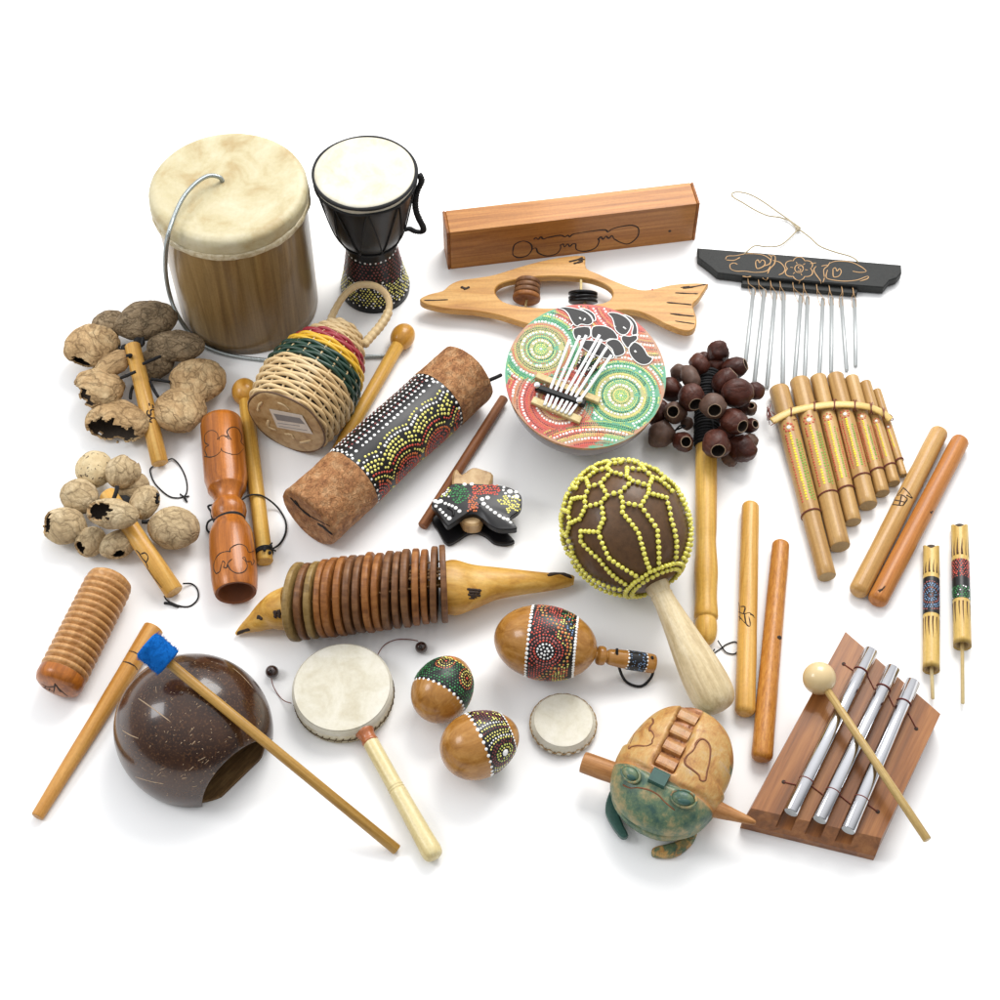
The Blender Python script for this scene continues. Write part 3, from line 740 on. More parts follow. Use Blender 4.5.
# white-outlined black lizard: black patches stay clear of dots
liz = [[(355, 98), (400, 95), (455, 105), (500, 120), (530, 145), (540, 175), (515, 190), (480, 185), (455, 195), (430, 170), (410, 130), (385, 108)],
       [(620, 128), (655, 125), (700, 140), (735, 170), (740, 200), (720, 235), (690, 240), (660, 215), (650, 175), (640, 150)],
       [(700, 135), (740, 150), (768, 185), (775, 230), (760, 245), (745, 235), (752, 195), (735, 165)],
       [(440, 210), (520, 200), (525, 250), (480, 262), (450, 265)],
       [(540, 200), (600, 195), (650, 220), (672, 262), (630, 262), (600, 275), (560, 262), (535, 250)],
       [(485, 270), (560, 275), (600, 290), (640, 330), (650, 362), (610, 365), (560, 350), (510, 325), (480, 300)],
       [(610, 285), (640, 265), (675, 270), (700, 300), (708, 335), (680, 352), (655, 350), (640, 315)],
       [(700, 245), (735, 250), (765, 240), (775, 262), (750, 285), (725, 310), (705, 290), (690, 262)],
       [(735, 300), (755, 280), (785, 290), (810, 315), (830, 350), (855, 365), (835, 392), (800, 398), (765, 380), (740, 350), (730, 322)],
       [(470, 100), (510, 108), (545, 130), (556, 160), (545, 168), (530, 140), (500, 118)]]
L3 = [[kp(*p) for p in L] for L in liz]
def inpoly(x, y, P):
    c = False
    for i in range(len(P)):
        (x1, y1), (x2, y2) = P[i - 1], P[i]
        if (y1 > y) != (y2 > y) and x < (x2 - x1) * (y - y1) / (y2 - y1) + x1: c = not c
    return c
def clear(u, v):
    if not inn(u, v): return False
    return not any(inpoly(u + a, v + b, P) for P in L3 for a, b in ((0, 0), (1.5, 0), (-1.5, 0), (0, 1.5), (0, -1.5)))
kD, kE = (70, 98), (8, -150)
def near(u, v): 
    L = [(kd((u, v), kA), 0), (kd((u, v), kB) - 4, 1), (kd((u, v), kC) - 6, 2), (kd((u, v), kD) - 42, 3), (kd((u, v), kE) - 74, 4)]
    return min(L)[1]
seqA = [('white', 1.55), ('yellow', .9), ('yellow', .9), ('green', .85), ('white', 1.4), ('dark_green', .85), ('yellow', .85), ('orange', .85), ('white', 1.5), ('dark_green', .9), ('green', .85), ('lime', .85), ('orange', .85), ('white', 1.45), ('green', .9), ('green', .85), ('yellow', .9), ('white', 1.35), ('dark_green', .85), ('lime', .85), ('orange', .85), ('white', 1.4), ('green', .9), ('green', .85), ('white', 1.3), ('orange', .85), ('yellow', .85), ('white', 1.3)]
seqB = [('white', 1.3), ('yellow', 1), ('lime', .85), ('yellow', .85), ('green', .85), ('white', 1.45), ('lime', .85), ('yellow', .85), ('dark_green', .9), ('white', 1.45), ('yellow', .85), ('green', .9), ('dark_green', .85), ('lime', .85), ('white', 1.45), ('green', .85), ('yellow', .9), ('orange', .85), ('white', 1.4), ('green', .85), ('yellow', .85), ('white', 1.3), ('orange', .85), ('green', .85), ('white', 1.3)]
seqC = [('red', 1), ('brown', .85), ('white', 1.4), ('red', .9), ('brown', .9), ('orange', .85), ('white', 1.4), ('red', .9), ('gold', .85), ('brown', .9), ('white', 1.4), ('red', .9), ('brown', .85), ('orange', .85)]
for ci, (c, seq, mx) in enumerate(((kA, seqA, 75), (kB, seqB, 75), (kC, seqC * 3, 75), (kD, (seqC + [('yellow', .9), ('green', .9), ('white', 1.4)]) * 4, 150), (kE, (seqB[5:] + seqC) * 3, 190))):
    rad = 0; 
    for k_, (cn, r_) in enumerate(seq):
        rad += r_ * 1.12 if k_ else 0
        if rad > mx: break
        if rad < .5: D.put(*c, r_, g(cn + '_dot'))
        else: D.ring(*c, rad, r_, g(cn + '_dot'), 1.14, R() * .5, 6.283 + 0, lambda u, v: clear(u, v) and near(u, v) == ci)
        rad += r_ * 1.12 + .12
D.emit(m, .25)
for P in L3:
    P2 = smooth2(P, 3)
    prism(m, P2, 1.2, 1.75, M, g('black_paint'), .15)
    tube(m, [M @ Vector((x, y, 1.75)) for x, y in P2], .62, g('white_dot'), 5, closed=True)
for a, b, r in (((470, 150), (478, 160), .9), ((500, 155), (492, 168), .9), ((700, 200), (715, 212), .9), ((760, 325), (768, 335), 1.1), ((418, 200), (438, 185), .7), ((410, 215), (432, 205), .7), ((650, 195), (662, 200), .8)):
    a3, b3 = kp(*a), kp(*b); tube(m, [M @ Vector((*a3, 1.9)), M @ Vector((*b3, 1.9))], r, g('white_dot'), 6)
hc3 = kp(515, 400); dd = MB()
ell = [(hc3[0] + 12 * cos(a * .3927) * .95 + 2 * sin(a * .3927), hc3[1] + 13 * sin(a * .3927)) for a in range(16)]
prism(m, ell, 1.0, 1.32, M, g('dark_hole'), .05)
m.build('sound_board', t)
def bar(a, b, wd, z0, z1, mt, name, bev=.6, par=t):
    A3, B3 = kp(*a), kp(*b); A3, B3 = Vector((*A3, 0)), Vector((*B3, 0)); dx = (B3 - A3).normalized(); nx = Vector((-dx.y, dx.x, 0))
    P = [A3 - nx * wd / 2, B3 - nx * wd / 2, B3 + nx * wd / 2, A3 + nx * wd / 2]
    mm = MB(); prism(mm, [(p.x, p.y) for p in P], z0, z1, M, g(mt), bev); return mm.build(name, par)
bar((242, 462), (574, 596), 6.5, 1.3, 7.5, 'pale_wood', 'bridge')
bar((222, 588), (477, 696), 7.5, 1.3, 6.0, 'pale_wood', 'bridge')
bar((240, 528), (500, 618), 6.5, 3, 10.2, 'black_paint', 'clamp_bar', 1.4)
for c in ((245, 524), (467, 604)):
    x, y = kp(*c); mm = MB(); lathe(mm, [(3.4, 9.6), (3.4, 10.6), (2.6, 11.6), (.1, 12)], M @ Matrix.Translation((x, y, 0)), g('metal'), 16)
    mm.build('screw', t)
tn = [((284, 625), (320, 530), (415, 292)), ((305, 634), (345, 540), (468, 270)), ((327, 643), (370, 550), (502, 268)), ((350, 652), (400, 560), (572, 266)), ((372, 661), (425, 570), (582, 290)), ((393, 668), (448, 580), (610, 330)), ((413, 676), (475, 592), (634, 372))]
for a, b, c in tn:
    a, b, c = kp(*a), kp(*b), kp(*c); a = (a[0], a[1]); P = [M @ Vector((*a, 7.2)), M @ Vector((*b, 8.2)), M @ Vector(((b[0] * .6 + c[0] * .4), (b[1] * .6 + c[1] * .4), 9.5)), M @ Vector((*c, 12))]
    mm = MB(); tube(mm, P, 1.55, g('white_metal') if 'white_metal' in M_ else g('chrome'), 8, 5, up=nk, flat=(1, .35)); mm.build('metal_key', t)

# ================================================================== CHIME BAR WITH TEN TUBES
q = crop(680, 170, 4); hz = 12; C0 = W(*q(480, 400), hz)
def f3(x, y, h=hz): p = W(*q(x, y), h); return (p.x - C0.x, p.y - C0.y)
t = thing('hanging_chime', 'black carved wooden bar with ten thin metal tubes and a twine loop', 'wind chime', C0)
M = Matrix.Translation((C0.x, C0.y, 0))
m = MB(); main = [(70, 310), (480, 343), (885, 378), (887, 410), (868, 432), (838, 442), (815, 470), (712, 462), (480, 442), (250, 424), (150, 412), (122, 388), (72, 350)]
prism(m, [f3(*p) for p in main], 1, hz, M, g('black_wood'), 1.2, zf=lambda x, y: 0); bv = m.bvh()
led = [(250, 428), (480, 444), (714, 466), (708, 496), (480, 476), (246, 458)]
prism(m, [f3(x, y, 7) for x, y in led], 1.2, 7, M, g('black_wood'), .9)
fl = [[(182, 358), (190, 345), (225, 343), (270, 335), (330, 340), (362, 360), (355, 378), (330, 385)], [(185, 360), (215, 362), (240, 350)], [(200, 378), (215, 372), (230, 378)], [(200, 378), (202, 395), (225, 405), (260, 405), (300, 410), (345, 405), (362, 385)],
      [(303, 365), (312, 360), (318, 372), (328, 360), (340, 368), (335, 385), (310, 395), (303, 380), (303, 365)], [(362, 345), (380, 345), (378, 375), (360, 395), (350, 415)], [(352, 338), (366, 350), (358, 380)], [(370, 362), (400, 370), (420, 395), (412, 412), (395, 420)],
      [(595, 375), (625, 365), (680, 368), (720, 385), (745, 405), (720, 410), (690, 405)], [(578, 430), (575, 400), (590, 385), (600, 370)], [(590, 400), (585, 430), (610, 440), (660, 445), (710, 440), (750, 425), (750, 435), (720, 445)],
      [(612, 395), (622, 392), (628, 405), (638, 395), (645, 408), (635, 425), (615, 428), (612, 410), (612, 395)], [(545, 385), (535, 400), (545, 420), (560, 440), (565, 455)], [(520, 375), (545, 372)], [(565, 385), (590, 380)], [(578, 432), (572, 450)],
      [(250, 425), (268, 428), (285, 426)], [(330, 432), (345, 440), (352, 430)], [(480, 443), (475, 460), (483, 470)]]
for c in fl: scribe(m, bv, [q(*p) for p in c], .62, g('carve_tan'), 4, .05)
cx, cy_ = 476, 395
scribe(m, bv, [q(cx + 17 * cos(a * .5236), cy_ + 16 * sin(a * .5236)) for a in range(13)], .6, g('carve_tan'), 2, .05)
pet = []
for a in range(0, 49): 
    th_ = a * 2 * PI / 48; r = 40 + 12 * abs(sin(th_ * 3)) ; pet.append(q(cx + r * 1.15 * cos(th_), cy_ + r * .9 * sin(th_)))
scribe(m, bv, pet, .6, g('carve_tan'), 1, .05)
scribe(m, bv, [q(485, 385), q(474, 387), q(474, 394), q(483, 397), q(480, 405), q(470, 404)], .5, g('carve_tan'), 2, .05)
for k in range(6): scribe(m, bv, [q(cx + 24 * cos(k * 1.05 + .2), cy_ + 20 * sin(k * 1.05 + .2)), q(cx + 36 * cos(k * 1.05 + .2), cy_ + 28 * sin(k * 1.05 + .2))], .5, g('carve_tan'), 1, .05)
m.build('carved_bar', t)
m = MB(); tw = g('twine')
for P, hs in (([(255, 340), (268, 326), (300, 303), (345, 307), (395, 303), (430, 280), (470, 240)], (hz - 1, hz + 1, 9, 5, 3, 3, 3)), ([(480, 240), (520, 270), (560, 305), (620, 328), (680, 345), (708, 362), (712, 374)], (3, 3, 3, 4, 7, hz + 1, hz - 1)),
              ([(472, 238), (440, 205), (400, 190), (350, 182), (300, 160), (250, 130), (215, 110), (208, 94), (235, 88), (280, 98), (330, 125), (380, 160), (430, 195), (476, 228)], (3,) * 14)):
    tube(m, [W(*q(*p), h_) for p, h_ in zip(P, hs)], .85, tw, 6, 6)
for k in range(3): ball(m, Matrix.Translation(W(*q(472 + (k - 1) * 4, 232 + (k % 2) * 7), 3.4)), 2.1, tw, 10, 7)
m.build('twine', t)
tub = [((295, 472), (262, 768), 2.2), ((338, 480), (298, 848), 2.3), ((381, 490), (348, 870), 2.3), ((415, 492), (411, 857), 2.3), ((484, 502), (458, 842), 2.3), ((511, 510), (499, 838), 2.2), ((572, 516), (557, 824), 2.2), ((607, 512), (605, 808), 2.2), ((645, 516), (667, 803), 2.1), ((699, 520), (703, 785), 2.1)]
hx0 = (270, 312, 360, 398, 450, 492, 545, 595, 645, 690)
for (a, b, r), xx in zip(tub, hx0):
    A, Bq = W(*q(*a), r + .1), W(*q(*b), r + .1); ob = MB(); L_ = (Bq - A).length
    lathe(ob, [(r - .7, 6), (r - .7, 0), (r, .15), (r, L_ - .2), (r - .3, L_), (.1, L_ + .05)], fr(A, Bq - A), g('dull_metal'), 14, caps=False); o = ob.build('metal_tube', t)
    yy = 425 + (xx - 250) * .098; sm = MB()
    P = [W(*q(xx, yy), 8.5), W(*q(xx + 3, yy + 25), 7.8), W(*q((xx + a[0]) / 2 - 8, (yy + a[1]) / 2 + 24), 3.5), W(*q(a[0] - 8, a[1] + 30), 1), W(*q(a[0] + 6, a[1] + 25), 4.6), W(*q(a[0] + 4, a[1] + 2), 4.8), W(*q(xx + 6, yy + 28), 7.9), W(*q(xx + 2, yy + 4), 8.5)]
    tube(sm, P, .32, g('carve_tan'), 5, 5); sm.build('thread', o)
# ================================================================== NUTSHELL RATTLES
def nut(parent, c, ax3, rad, mat, seed, hole=None, hr=.5, ragged=.18, label=None, name='nutshell', thick=1.6, lump=.07, nu=84, nv=54):
    """hollow wrinkled shell; hole = direction (world) of its opening, hr = half-angle in radians"""
    M = fr(c, ax3, ZUP); R3 = M.to_3x3(); so = Vector((seed * 7.3, seed * 3.1, seed))
    def disp(v):
        d = v.normalized(); q = noise.noise(d * 1.3 + so) * lump * 1.6 + noise.noise(d * 3.4 + so) * lump * .55
        w = abs(noise.noise(Vector((d.x * 4, d.y * 4, d.z * 1.6)) * 1.7 + so)); return q - max(0, .16 - w) * .18
    a = MB(); ball(a, None, rad, g(mat), nu, nv, disp)
    if hole is None:
        m = MB(); m.add(a.v, a.f, M, g(mat)); return m.build(name, parent, label=label)
    hd = (R3.inverted() @ Vector(hole)).normalized()
    V2 = Vector(rad)
    def inside(i):
        d = Vector((a.v[i].x / V2.x, a.v[i].y / V2.y, a.v[i].z / V2.z)).normalized()
        an = math.acos(max(-1, min(1, d.dot(hd)))); return an < hr * (1 + ragged * 2.2 * noise.noise(d * 4.5 + so))
    kill = [inside(i) for i in range(len(a.v))]
    keep = [f for f in a.f if not any(kill[i] for i in f)]
    m = MB(); m.add(a.v, keep, M, g(mat))
    tin = 1 - thick / min(rad); inn = [v * tin for v in a.v]
    m.add(inn, [f[::-1] for f in keep], M, g('nut_in_and_gap_shade'))
    ed = {}
    for f in keep:
        for i in range(len(f)):
            e = (f[i], f[(i + 1) % len(f)]); 
            if (e[1], e[0]) in ed: del ed[(e[1], e[0])]
            else: ed[e] = 1
    vs = []; fs = []
    for (i, j) in ed: k = len(vs); vs += [a.v[i], a.v[j], inn[j], inn[i]]; fs.append((k + 1, k, k + 3, k + 2))
    if fs: m.add(vs, fs, M, g('nut'))
    return m.build(name, parent, label=label)
def dirpx(dx, dy, up=0): return Vector((dx, -dy / .82, up)).normalized()
def stick(parent, A, Bq, ra, rb, mat, name='handle', prof=None, n=22, rnd=1.0):
    L_ = (Bq - A).length; M = fc(A, Bq)
    p = prof or [(ra - rnd, 0), (ra, rnd), (ra + (rb - ra) * .5, L_ * .5), (rb, L_ - rnd), (rb - rnd, L_)]
    m = MB(); lathe(m, p, M, g(mat), n); m_ = m
    return m_, M, L_

q = crop(40, 290, 5)
A, E = W(*q(462, 275), 44), W(*q(600, 868), 8.8)
t = thing('large_nut_rattle', 'rattle of large wrinkled nutshells tied around a yellow stick beside the skin drum', 'rattle', W(*q(480, 480), 0))
m, M, L_ = stick(t, A, E, 8.2, 8.6, 'clave_yellow'); bv = m.bvh()
for c in ([(545, 565), (548, 580)], [(560, 572), (566, 585), (562, 592)], [(540, 600), (535, 615), (545, 628), (555, 620), (552, 605), (562, 598), (575, 605)], [(540, 628), (555, 640), (570, 640), (582, 650), (590, 664)], [(570, 612), (585, 625), (588, 645)], [(555, 645), (548, 655), (560, 662)]):
    scribe(m, bv, [q(*p) for p in c], .9, g('burn'), 3, .03)
m.build('handle', t)
for i, (x, y, rx, ry, an, h, mt, ho, hr) in enumerate([
    (530, 152, 27, 19, -6, 34, 'nut_dark', None, 0), (345, 170, 15, 14, 20, 24, 'nut_dark', None, 0), (262, 285, 23.5, 23, 60, 28, 'nut', dirpx(-.3, .9, -.2), .6),
    (362, 372, 17, 11, -35, 36, 'nut', None, 0), (290, 492, 24, 20, 20, 30, 'nut', dirpx(-.85, .5, .0), .85), (385, 665, 29, 22, 12, 22, 'nut', dirpx(-.25, .8, .0), 1.1),
    (678, 282, 25, 15.5, 6, 30, 'nut_dark', None, 0), (565, 370, 15, 18, 70, 18, 'nut_dark', None, 0), (785, 455, 24.5, 23, 75, 22, 'nut', None, 0), (702, 600, 24, 22.5, 40, 24, 'nut', None, 0)]):
    c = W(*q(x, y), h); s = S(c); a = math.radians(an)
    nut(t, c, dirpx(cos(a), sin(a), .12), (ry * s * .76, ry * s * 1.2, rx * s * 1.16), mt, i + 1, ho, hr, .16)
core = W(*q(485, 370), 34)
m = MB()
for P in ([(430, 330, 52), (455, 325, 51), (448, 335, 46)], [(405, 440, 40), (440, 425, 48), (478, 408, 51)], [(515, 370, 50), (560, 350, 47), (602, 332, 43)], [(555, 445, 34), (600, 452, 31), (650, 460, 30)], [(548, 455, 34), (570, 500, 30), (592, 535, 30)], [(465, 480, 34), (455, 510, 28), (452, 545, 26)], [(515, 240, 44), (512, 262, 44), (508, 280, 44)], [(385, 250, 26), (400, 310, 30), (430, 330, 34), (440, 300, 30)]):
    tube(m, [W(*q(a, b), h) for a, b, h in P], 1.7, g('black_cord'), 7, 5)
for k, (px, py, h) in enumerate(((495, 262, 30), (430, 300, 28), (500, 400, 28))): ball(m, Matrix.Translation(W(*q(px, py), h)), 6, g('black_cord'), 14, 9, lambda v: .2 * noise.noise(v * .4))
m.build('binding_cord', t)
cordloop(t, [(*q(568, 880), 2), (*q(550, 900), 1), (*q(565, 950), .8), (*q(600, 995), .8), (*q(655, 1035), .8), (*q(715, 1035), .8), (*q(735, 1000), .8), (*q(728, 940), .9), (*q(700, 880), 1.2), (*q(665, 845), 2), (*q(640, 850), 3)], .75, name='hanging_loop')
cordloop(t, [(*q(700, 1020), 1), (*q(725, 1040), 2), (*q(735, 1060), 1), (*q(720, 1038), 2), (*q(745, 1030), 1)], .8, name='loop_knot')

q = crop(30, 430, 5)
t = thing('small_nut_rattle', 'rattle of smaller round nutshells on a yellow stick, below the large nutshell rattle', 'rattle', W(*q(450, 450), 0))
A, E = W(*q(385, 315), 34), W(*q(722, 812), 9.2)
m, M, L_ = stick(t, A, E, 8.6, 9.4, 'clave_yellow'); bv = m.bvh()
for c in ([(530, 600), (545, 615), (560, 640), (580, 665), (590, 690)], [(555, 620), (575, 615), (590, 635), (582, 660), (570, 650)], [(585, 690), (620, 740), (660, 790)]): scribe(m, bv, [q(*p) for p in c], .8, g('burn'), 3, .03)
m.build('handle', t)
for i, (x, y, rx, ry, an, h, mt, ho, hr) in enumerate([
    (322, 196, 20, 17.5, 75, 22, 'nut_spot', None, 0), (466, 210, 17.5, 16.5, 90, 34, 'nut_small', dirpx(.55, -.65, .35), .5), (520, 292, 15, 16, 40, 18, 'nut_small', None, 0),
    (247, 332, 20, 17, 30, 22, 'nut_small', None, 0), (172, 478, 22, 18.5, 15, 20, 'nut_small', dirpx(-.85, .1, .38), .6), (412, 420, 26, 15.5, 12, 48, 'nut_small', dirpx(-.55, .12, .6), .62),
    (302, 558, 15.5, 14, -60, 16, 'nut_small', dirpx(-.7, .6, .3), .5), (438, 574, 17.5, 14, -15, 16, 'nut_small', dirpx(.3, .9, .2), .35), (574, 362, 19, 14, 105, 24, 'nut_small', dirpx(.9, -.1, .2), .45), (722, 492, 25, 21.5, 12, 22, 'nut_small', None, 0)]):
    c = W(*q(x, y), h); s = S(c); a = math.radians(an)
    nut(t, c, dirpx(cos(a), sin(a), .1), (ry * s * .9, ry * s * 1.06, rx * s * 1.06), mt, i + 21, ho, hr, .2, lump=.05)
m = MB()
for P in ([(435, 280, 52), (432, 305, 50), (418, 345, 46)], [(640, 320, 30), (632, 345, 26), (640, 365, 24)], [(480, 385, 30), (520, 380, 28), (560, 390, 26)], [(560, 460, 24), (585, 460, 22), (600, 455, 22)]):
    tube(m, [W(*q(a, b), h) for a, b, h in P], 2.1, g('black_cord'), 7, 5)
for (px, py, h) in ((470, 360, 24), (360, 400, 22), (480, 480, 22)): ball(m, Matrix.Translation(W(*q(px, py), h)), 7, g('black_cord'), 14, 9, lambda v: .2 * noise.noise(v * .4))
m.build('binding_cord', t)
cordloop(t, [(*q(680, 845), 3), (*q(672, 830), 4), (*q(690, 855), 1.5), (*q(750, 880), 1), (*q(800, 880), 1), (*q(838, 845), 1), (*q(838, 800), 1), (*q(810, 770), 1.2), (*q(765, 768), 5)], .8, name='hanging_loop')
cordloop(t, [(*q(672, 865), 1), (*q(700, 868), 2.5), (*q(725, 878), 2.2), (*q(745, 882), 2)], 1.3, name='loop_knot')

# ================================================================== TURNED TWO-TONE WOOD BLOCK
q = crop(170, 390, 4.346)
A, E = W(*q(222, 132), 22), W(*q(286, 882), 22); Ls = (E - A).length; s = S(A) * .5 + S(E) * .5
t = thing('tone_block', 'orange turned wooden tone block with a narrow waist and burnt cloud outlines', 'wood block', (A + E) / 2)
pf = [(16, 0), (20.3, 2.2), (21.3, 8), (21.6, .22 * Ls), (21.3, .36 * Ls), (18.7, .415 * Ls), (18.9, .42 * Ls), (18, .425 * Ls), (14.6, .455 * Ls), (12.6, .488 * Ls), (12.7, .493 * Ls), (16.6, .52 * Ls), (17.3, .55 * Ls), (15.8, .585 * Ls), (13.4, .602 * Ls), (15.5, .612 * Ls), (15.8, .618 * Ls), (19.5, .655 * Ls), (21.2, .69 * Ls), (22, .8 * Ls), (22, .92 * Ls), (20.5, .985 * Ls), (19.4, Ls)]
pf = [(r * s / .98, z) for r, z in pf]
M = fc(A, E); m = MB(); lathe(m, pf, M, g('orange_wood'), 56, caps=False); lathe(m, [(pf[0][0], 0), (.1, -.1)], M, g('orange_wood'), 56, caps=False)
lathe(m, [(19.4 * s / .98, Ls), (17.6 * s, Ls + .15), (16.6 * s, Ls - 1), (16.4 * s, Ls - 46), (.1, Ls - 48)], M, g('orange_in'), 48, caps=False)
bv = m.bvh()
for c in ([(150, 290), (160, 285), (152, 265), (155, 248), (168, 240), (152, 228), (150, 200), (165, 180), (185, 176), (202, 185), (208, 200), (205, 215), (212, 210), (216, 220)], [(212, 212), (218, 202), (235, 198), (250, 208), (256, 216)], [(240, 205), (250, 200), (262, 210), (265, 216), (252, 195), (248, 180), (262, 164), (285, 162), (302, 178), (312, 205), (308, 225), (322, 240)],
          [(150, 288), (175, 292), (200, 284), (220, 265), (222, 252), (228, 266), (260, 278), (290, 280), (305, 272), (320, 255)],
          [(200, 798), (190, 775), (195, 740), (215, 712), (245, 702), (262, 704)], [(200, 798), (215, 790), (222, 765), (228, 745), (238, 752), (232, 770)], [(232, 770), (246, 772), (250, 755), (262, 740), (270, 735)], [(262, 704), (262, 690), (280, 676), (305, 670), (330, 682), (342, 705), (365, 698)], [(250, 755), (262, 780), (290, 796), (320, 790), (335, 768), (328, 745), (315, 730), (325, 728), (332, 745), (350, 745), (355, 760), (365, 748), (362, 735)]):
    scribe(m, bv, [q(*p) for p in c], .62, g('burn'), 4, .02)
m.build('block_body', t)
m = MB(); nz = .602 * Ls
tube(m, ringpts(M, 14.6 * s, nz, 40, .8, 2), 1.2, g('black_cord'), 6, closed=True); tube(m, ringpts(M, 14.9 * s, nz + 1.8, 40, .6, 3), 1.1, g('black_cord'), 6, closed=True)
tube(m, [W(*q(a, b), h) for a, b, h in ((235, 575, 40), (212, 590, 36), (185, 560, 24), (178, 530, 16), (166, 505, 8), (200, 500, 14), (225, 515, 30))], 1.1, g('black_cord'), 6, 6)
tube(m, [W(*q(a, b), h) for a, b, h in ((222, 580, 38), (190, 562, 24), (165, 575, 8), (160, 605, 4), (178, 624, 4), (198, 618, 10), (215, 605, 25))], 1.1, g('black_cord'), 6, 6)
tube(m, [W(*q(a, b), h) for a, b, h in ((300, 490, 28), (322, 470, 24), (345, 458, 19), (370, 455, 18.5), (400, 460, 17), (440, 485, 8), (475, 520, 2), (502, 570, 1.2), (502, 620, 1.2), (480, 665, 1.5), (450, 688, 5), (430, 695, 9))], 1.0, g('black_cord'), 6, 6)
m.build('cord', t)

# ================================================================== TWO YELLOW MALLETS
def mallet(label, a, b, rad, rb_, hd, hr, mat='yellow_wood', hmat=None, ha=None, hb=None, group=None, cat='mallet', name='wooden_mallet', ext=0):
    A = W(*a, ha if ha is not None else hr[0]); E = W(*b, hb if hb is not None else rb_)
    t = thing(name, label, cat, (A + E) / 2, group)
    m, M, L_ = stick(t, A, E, rad, rb_, mat); m.build('handle', t)
    m = MB(); d = (E - A).normalized(); P = fc(A + d * hd, A + d * (hd + 1))
    return t, m, P, A, E, d
t, m, P, A, E, d = mallet('wooden mallet with egg-shaped head lying against the orange tone block', (245.5, 398), (265, 562), 7.4, 8.0, -8, (14, 15), 'yellow_wood', ha=11, hb=8)
ball(m, P, (13.6, 13.6, 15.5), g('egg_head'), 32, 20); m.build('mallet_head', t)
m = MB(); dn = fc(A, E); L_ = (E - A).length
for k in range(3): tube(m, ringpts(dn, 8.7, L_ - 13 + k * 1.6, 30, .8, 1), .9, g('black_cord'), 6, closed=True)
for k in range(5): ball(m, Matrix.Translation(W(265 + rr(-1, 6), 549 + rr(-3, 4), 16 + rr(-2, 3))), 1.9, g('black_cord'), 8, 6)
for a, b in (((268, 548), (276, 551)), ((268, 548), (272, 543))): tube(m, [W(*a, 15), W(*b, 11)], .9, g('black_cord'), 5)
m.build('tied_cord', t)
t, m, P, A, E, d = mallet('wooden mallet with egg-shaped head whose stick slips under the painted bark tube', (398, 345), (331, 463), 7.2, 6.6, -12, (14, 15), 'yellow_wood', ha=11, hb=7)
ball(m, P, (12.8, 12.8, 16), g('egg_head'), 32, 20); m.build('mallet_head', t)

# ================================================================== WOVEN BASKET RATTLE
q = crop(190, 270, 4)
C0 = W(*q(388, 607), 44); s = S(C0); C1 = W(*q(618, 250), 42); Lb = (C1 - C0).length
t = thing('basket_rattle', 'woven cane basket rattle with red, yellow and green bands and an arched handle', 'rattle', C0)
M = fc(C0, C1); ring_r = rfun(sprof([(42, 0), (46, .14), (48.5, .3), (48.8, .42), (45, .58), (38, .72), (30, .85), (23.5, .94), (19, 1.0)], 5))
ribs = 18; NR = 27; colseq = ['wicker'] * 10 + ['wicker_green'] * 5 + ['wicker_yellow'] * 3 + ['wicker_red'] * 3 + ['wicker'] * 6
m = {}
wv = MB()
for k in range(NR):
    z = (k + .5) / NR; r0 = ring_r(z) * s; n = ribs * 6; pts = []
    for i in range(n):
        a = 2 * PI * i / n; w = sin(a * ribs / 2 + (PI if k % 2 else 0)); pts.append(M @ Vector(((r0 + w * 1.25) * cos(a), (r0 + w * 1.25) * sin(a), z * Lb + noise.noise((cos(a), sin(a), k * .7)) * .9)))
    tube(wv, pts, Lb / NR * .43 * (1.06 if k % 3 else .9), g(colseq[k]), 6, closed=True)
wv.build('woven_body', t)
m = MB()
for i in range(ribs):
    a = 2 * PI * (i + .5) / ribs; tube(m, [M @ Vector(((ring_r(j / 10) * s - .6) * cos(a), (ring_r(j / 10) * s - .6) * sin(a), j / 10 * Lb)) for j in range(11)], 1.5, g('wicker'), 5)
lathe(m, [(ring_r(j / 12) * s - 2.2, j / 12 * Lb) for j in range(13)], M, g('nut_in_and_gap_shade'), 40)  # dark lining behind the weave: shade of the gaps put in as colour
m.build('rib', t)
m = MB(); lathe(m, sprof([(.1, -3), (20, -3.4), (38 * s, -2.6), (42.5 * s, -1), (43 * s, .8), (41 * s, 2)], 4), M, g('gourd_disc'), 60, lambda r, a, z: r * .02 * noise.noise((cos(a) * 2, sin(a) * 2, 0)), caps=False); bv = m.bvh()
dc = crop(190, 270, 4)
for c in ([(272, 565), (275, 545), (288, 528)], [(350, 530), (375, 540), (398, 560)], [(315, 600), (312, 625), (345, 640)], [(380, 655), (405, 658), (415, 675)], [(440, 690), (465, 685), (485, 680)]): scribe(m, bv, [dc(*p) for p in c], 1.5, g('wicker'), 5, .3)
rimP = ringpts(M, 42.6 * s, -.8, 60, .5, 5); tube(m, rimP, 1.1, g('gourd_rim'), 6, closed=True)
m.build('gourd_base', t)
nb = -(C1 - C0).normalized()
def onb(x, y, l=4.2): return on_plane(*dc(x, y), C0 + nb * (3.6), nb) + nb * (l - 3.6)
m = MB(); P = [onb(*p) for p in ((318, 555), (448, 580), (492, 655), (350, 628))]; m.add(P + [p - nb * .35 for p in P], [(0, 1, 2, 3), (0, 4, 5, 1), (1, 5, 6, 2), (2, 6, 7, 3), (3, 7, 4, 0)], None, g('paper'), False)
P = [onb(*p, 4.4) for p in ((335, 572), (440, 590), (462, 615), (350, 598))]; m.add(P, [(0, 1, 2, 3)], None, g('grey_ink'), False)
for a, b in (((352, 610), (440, 622)), ((358, 622), (470, 640))): tube(m, [onb(*a, 4.3), onb(*b, 4.3)], .35, g('grey_ink'), 4)
m.build('paper_label', t)
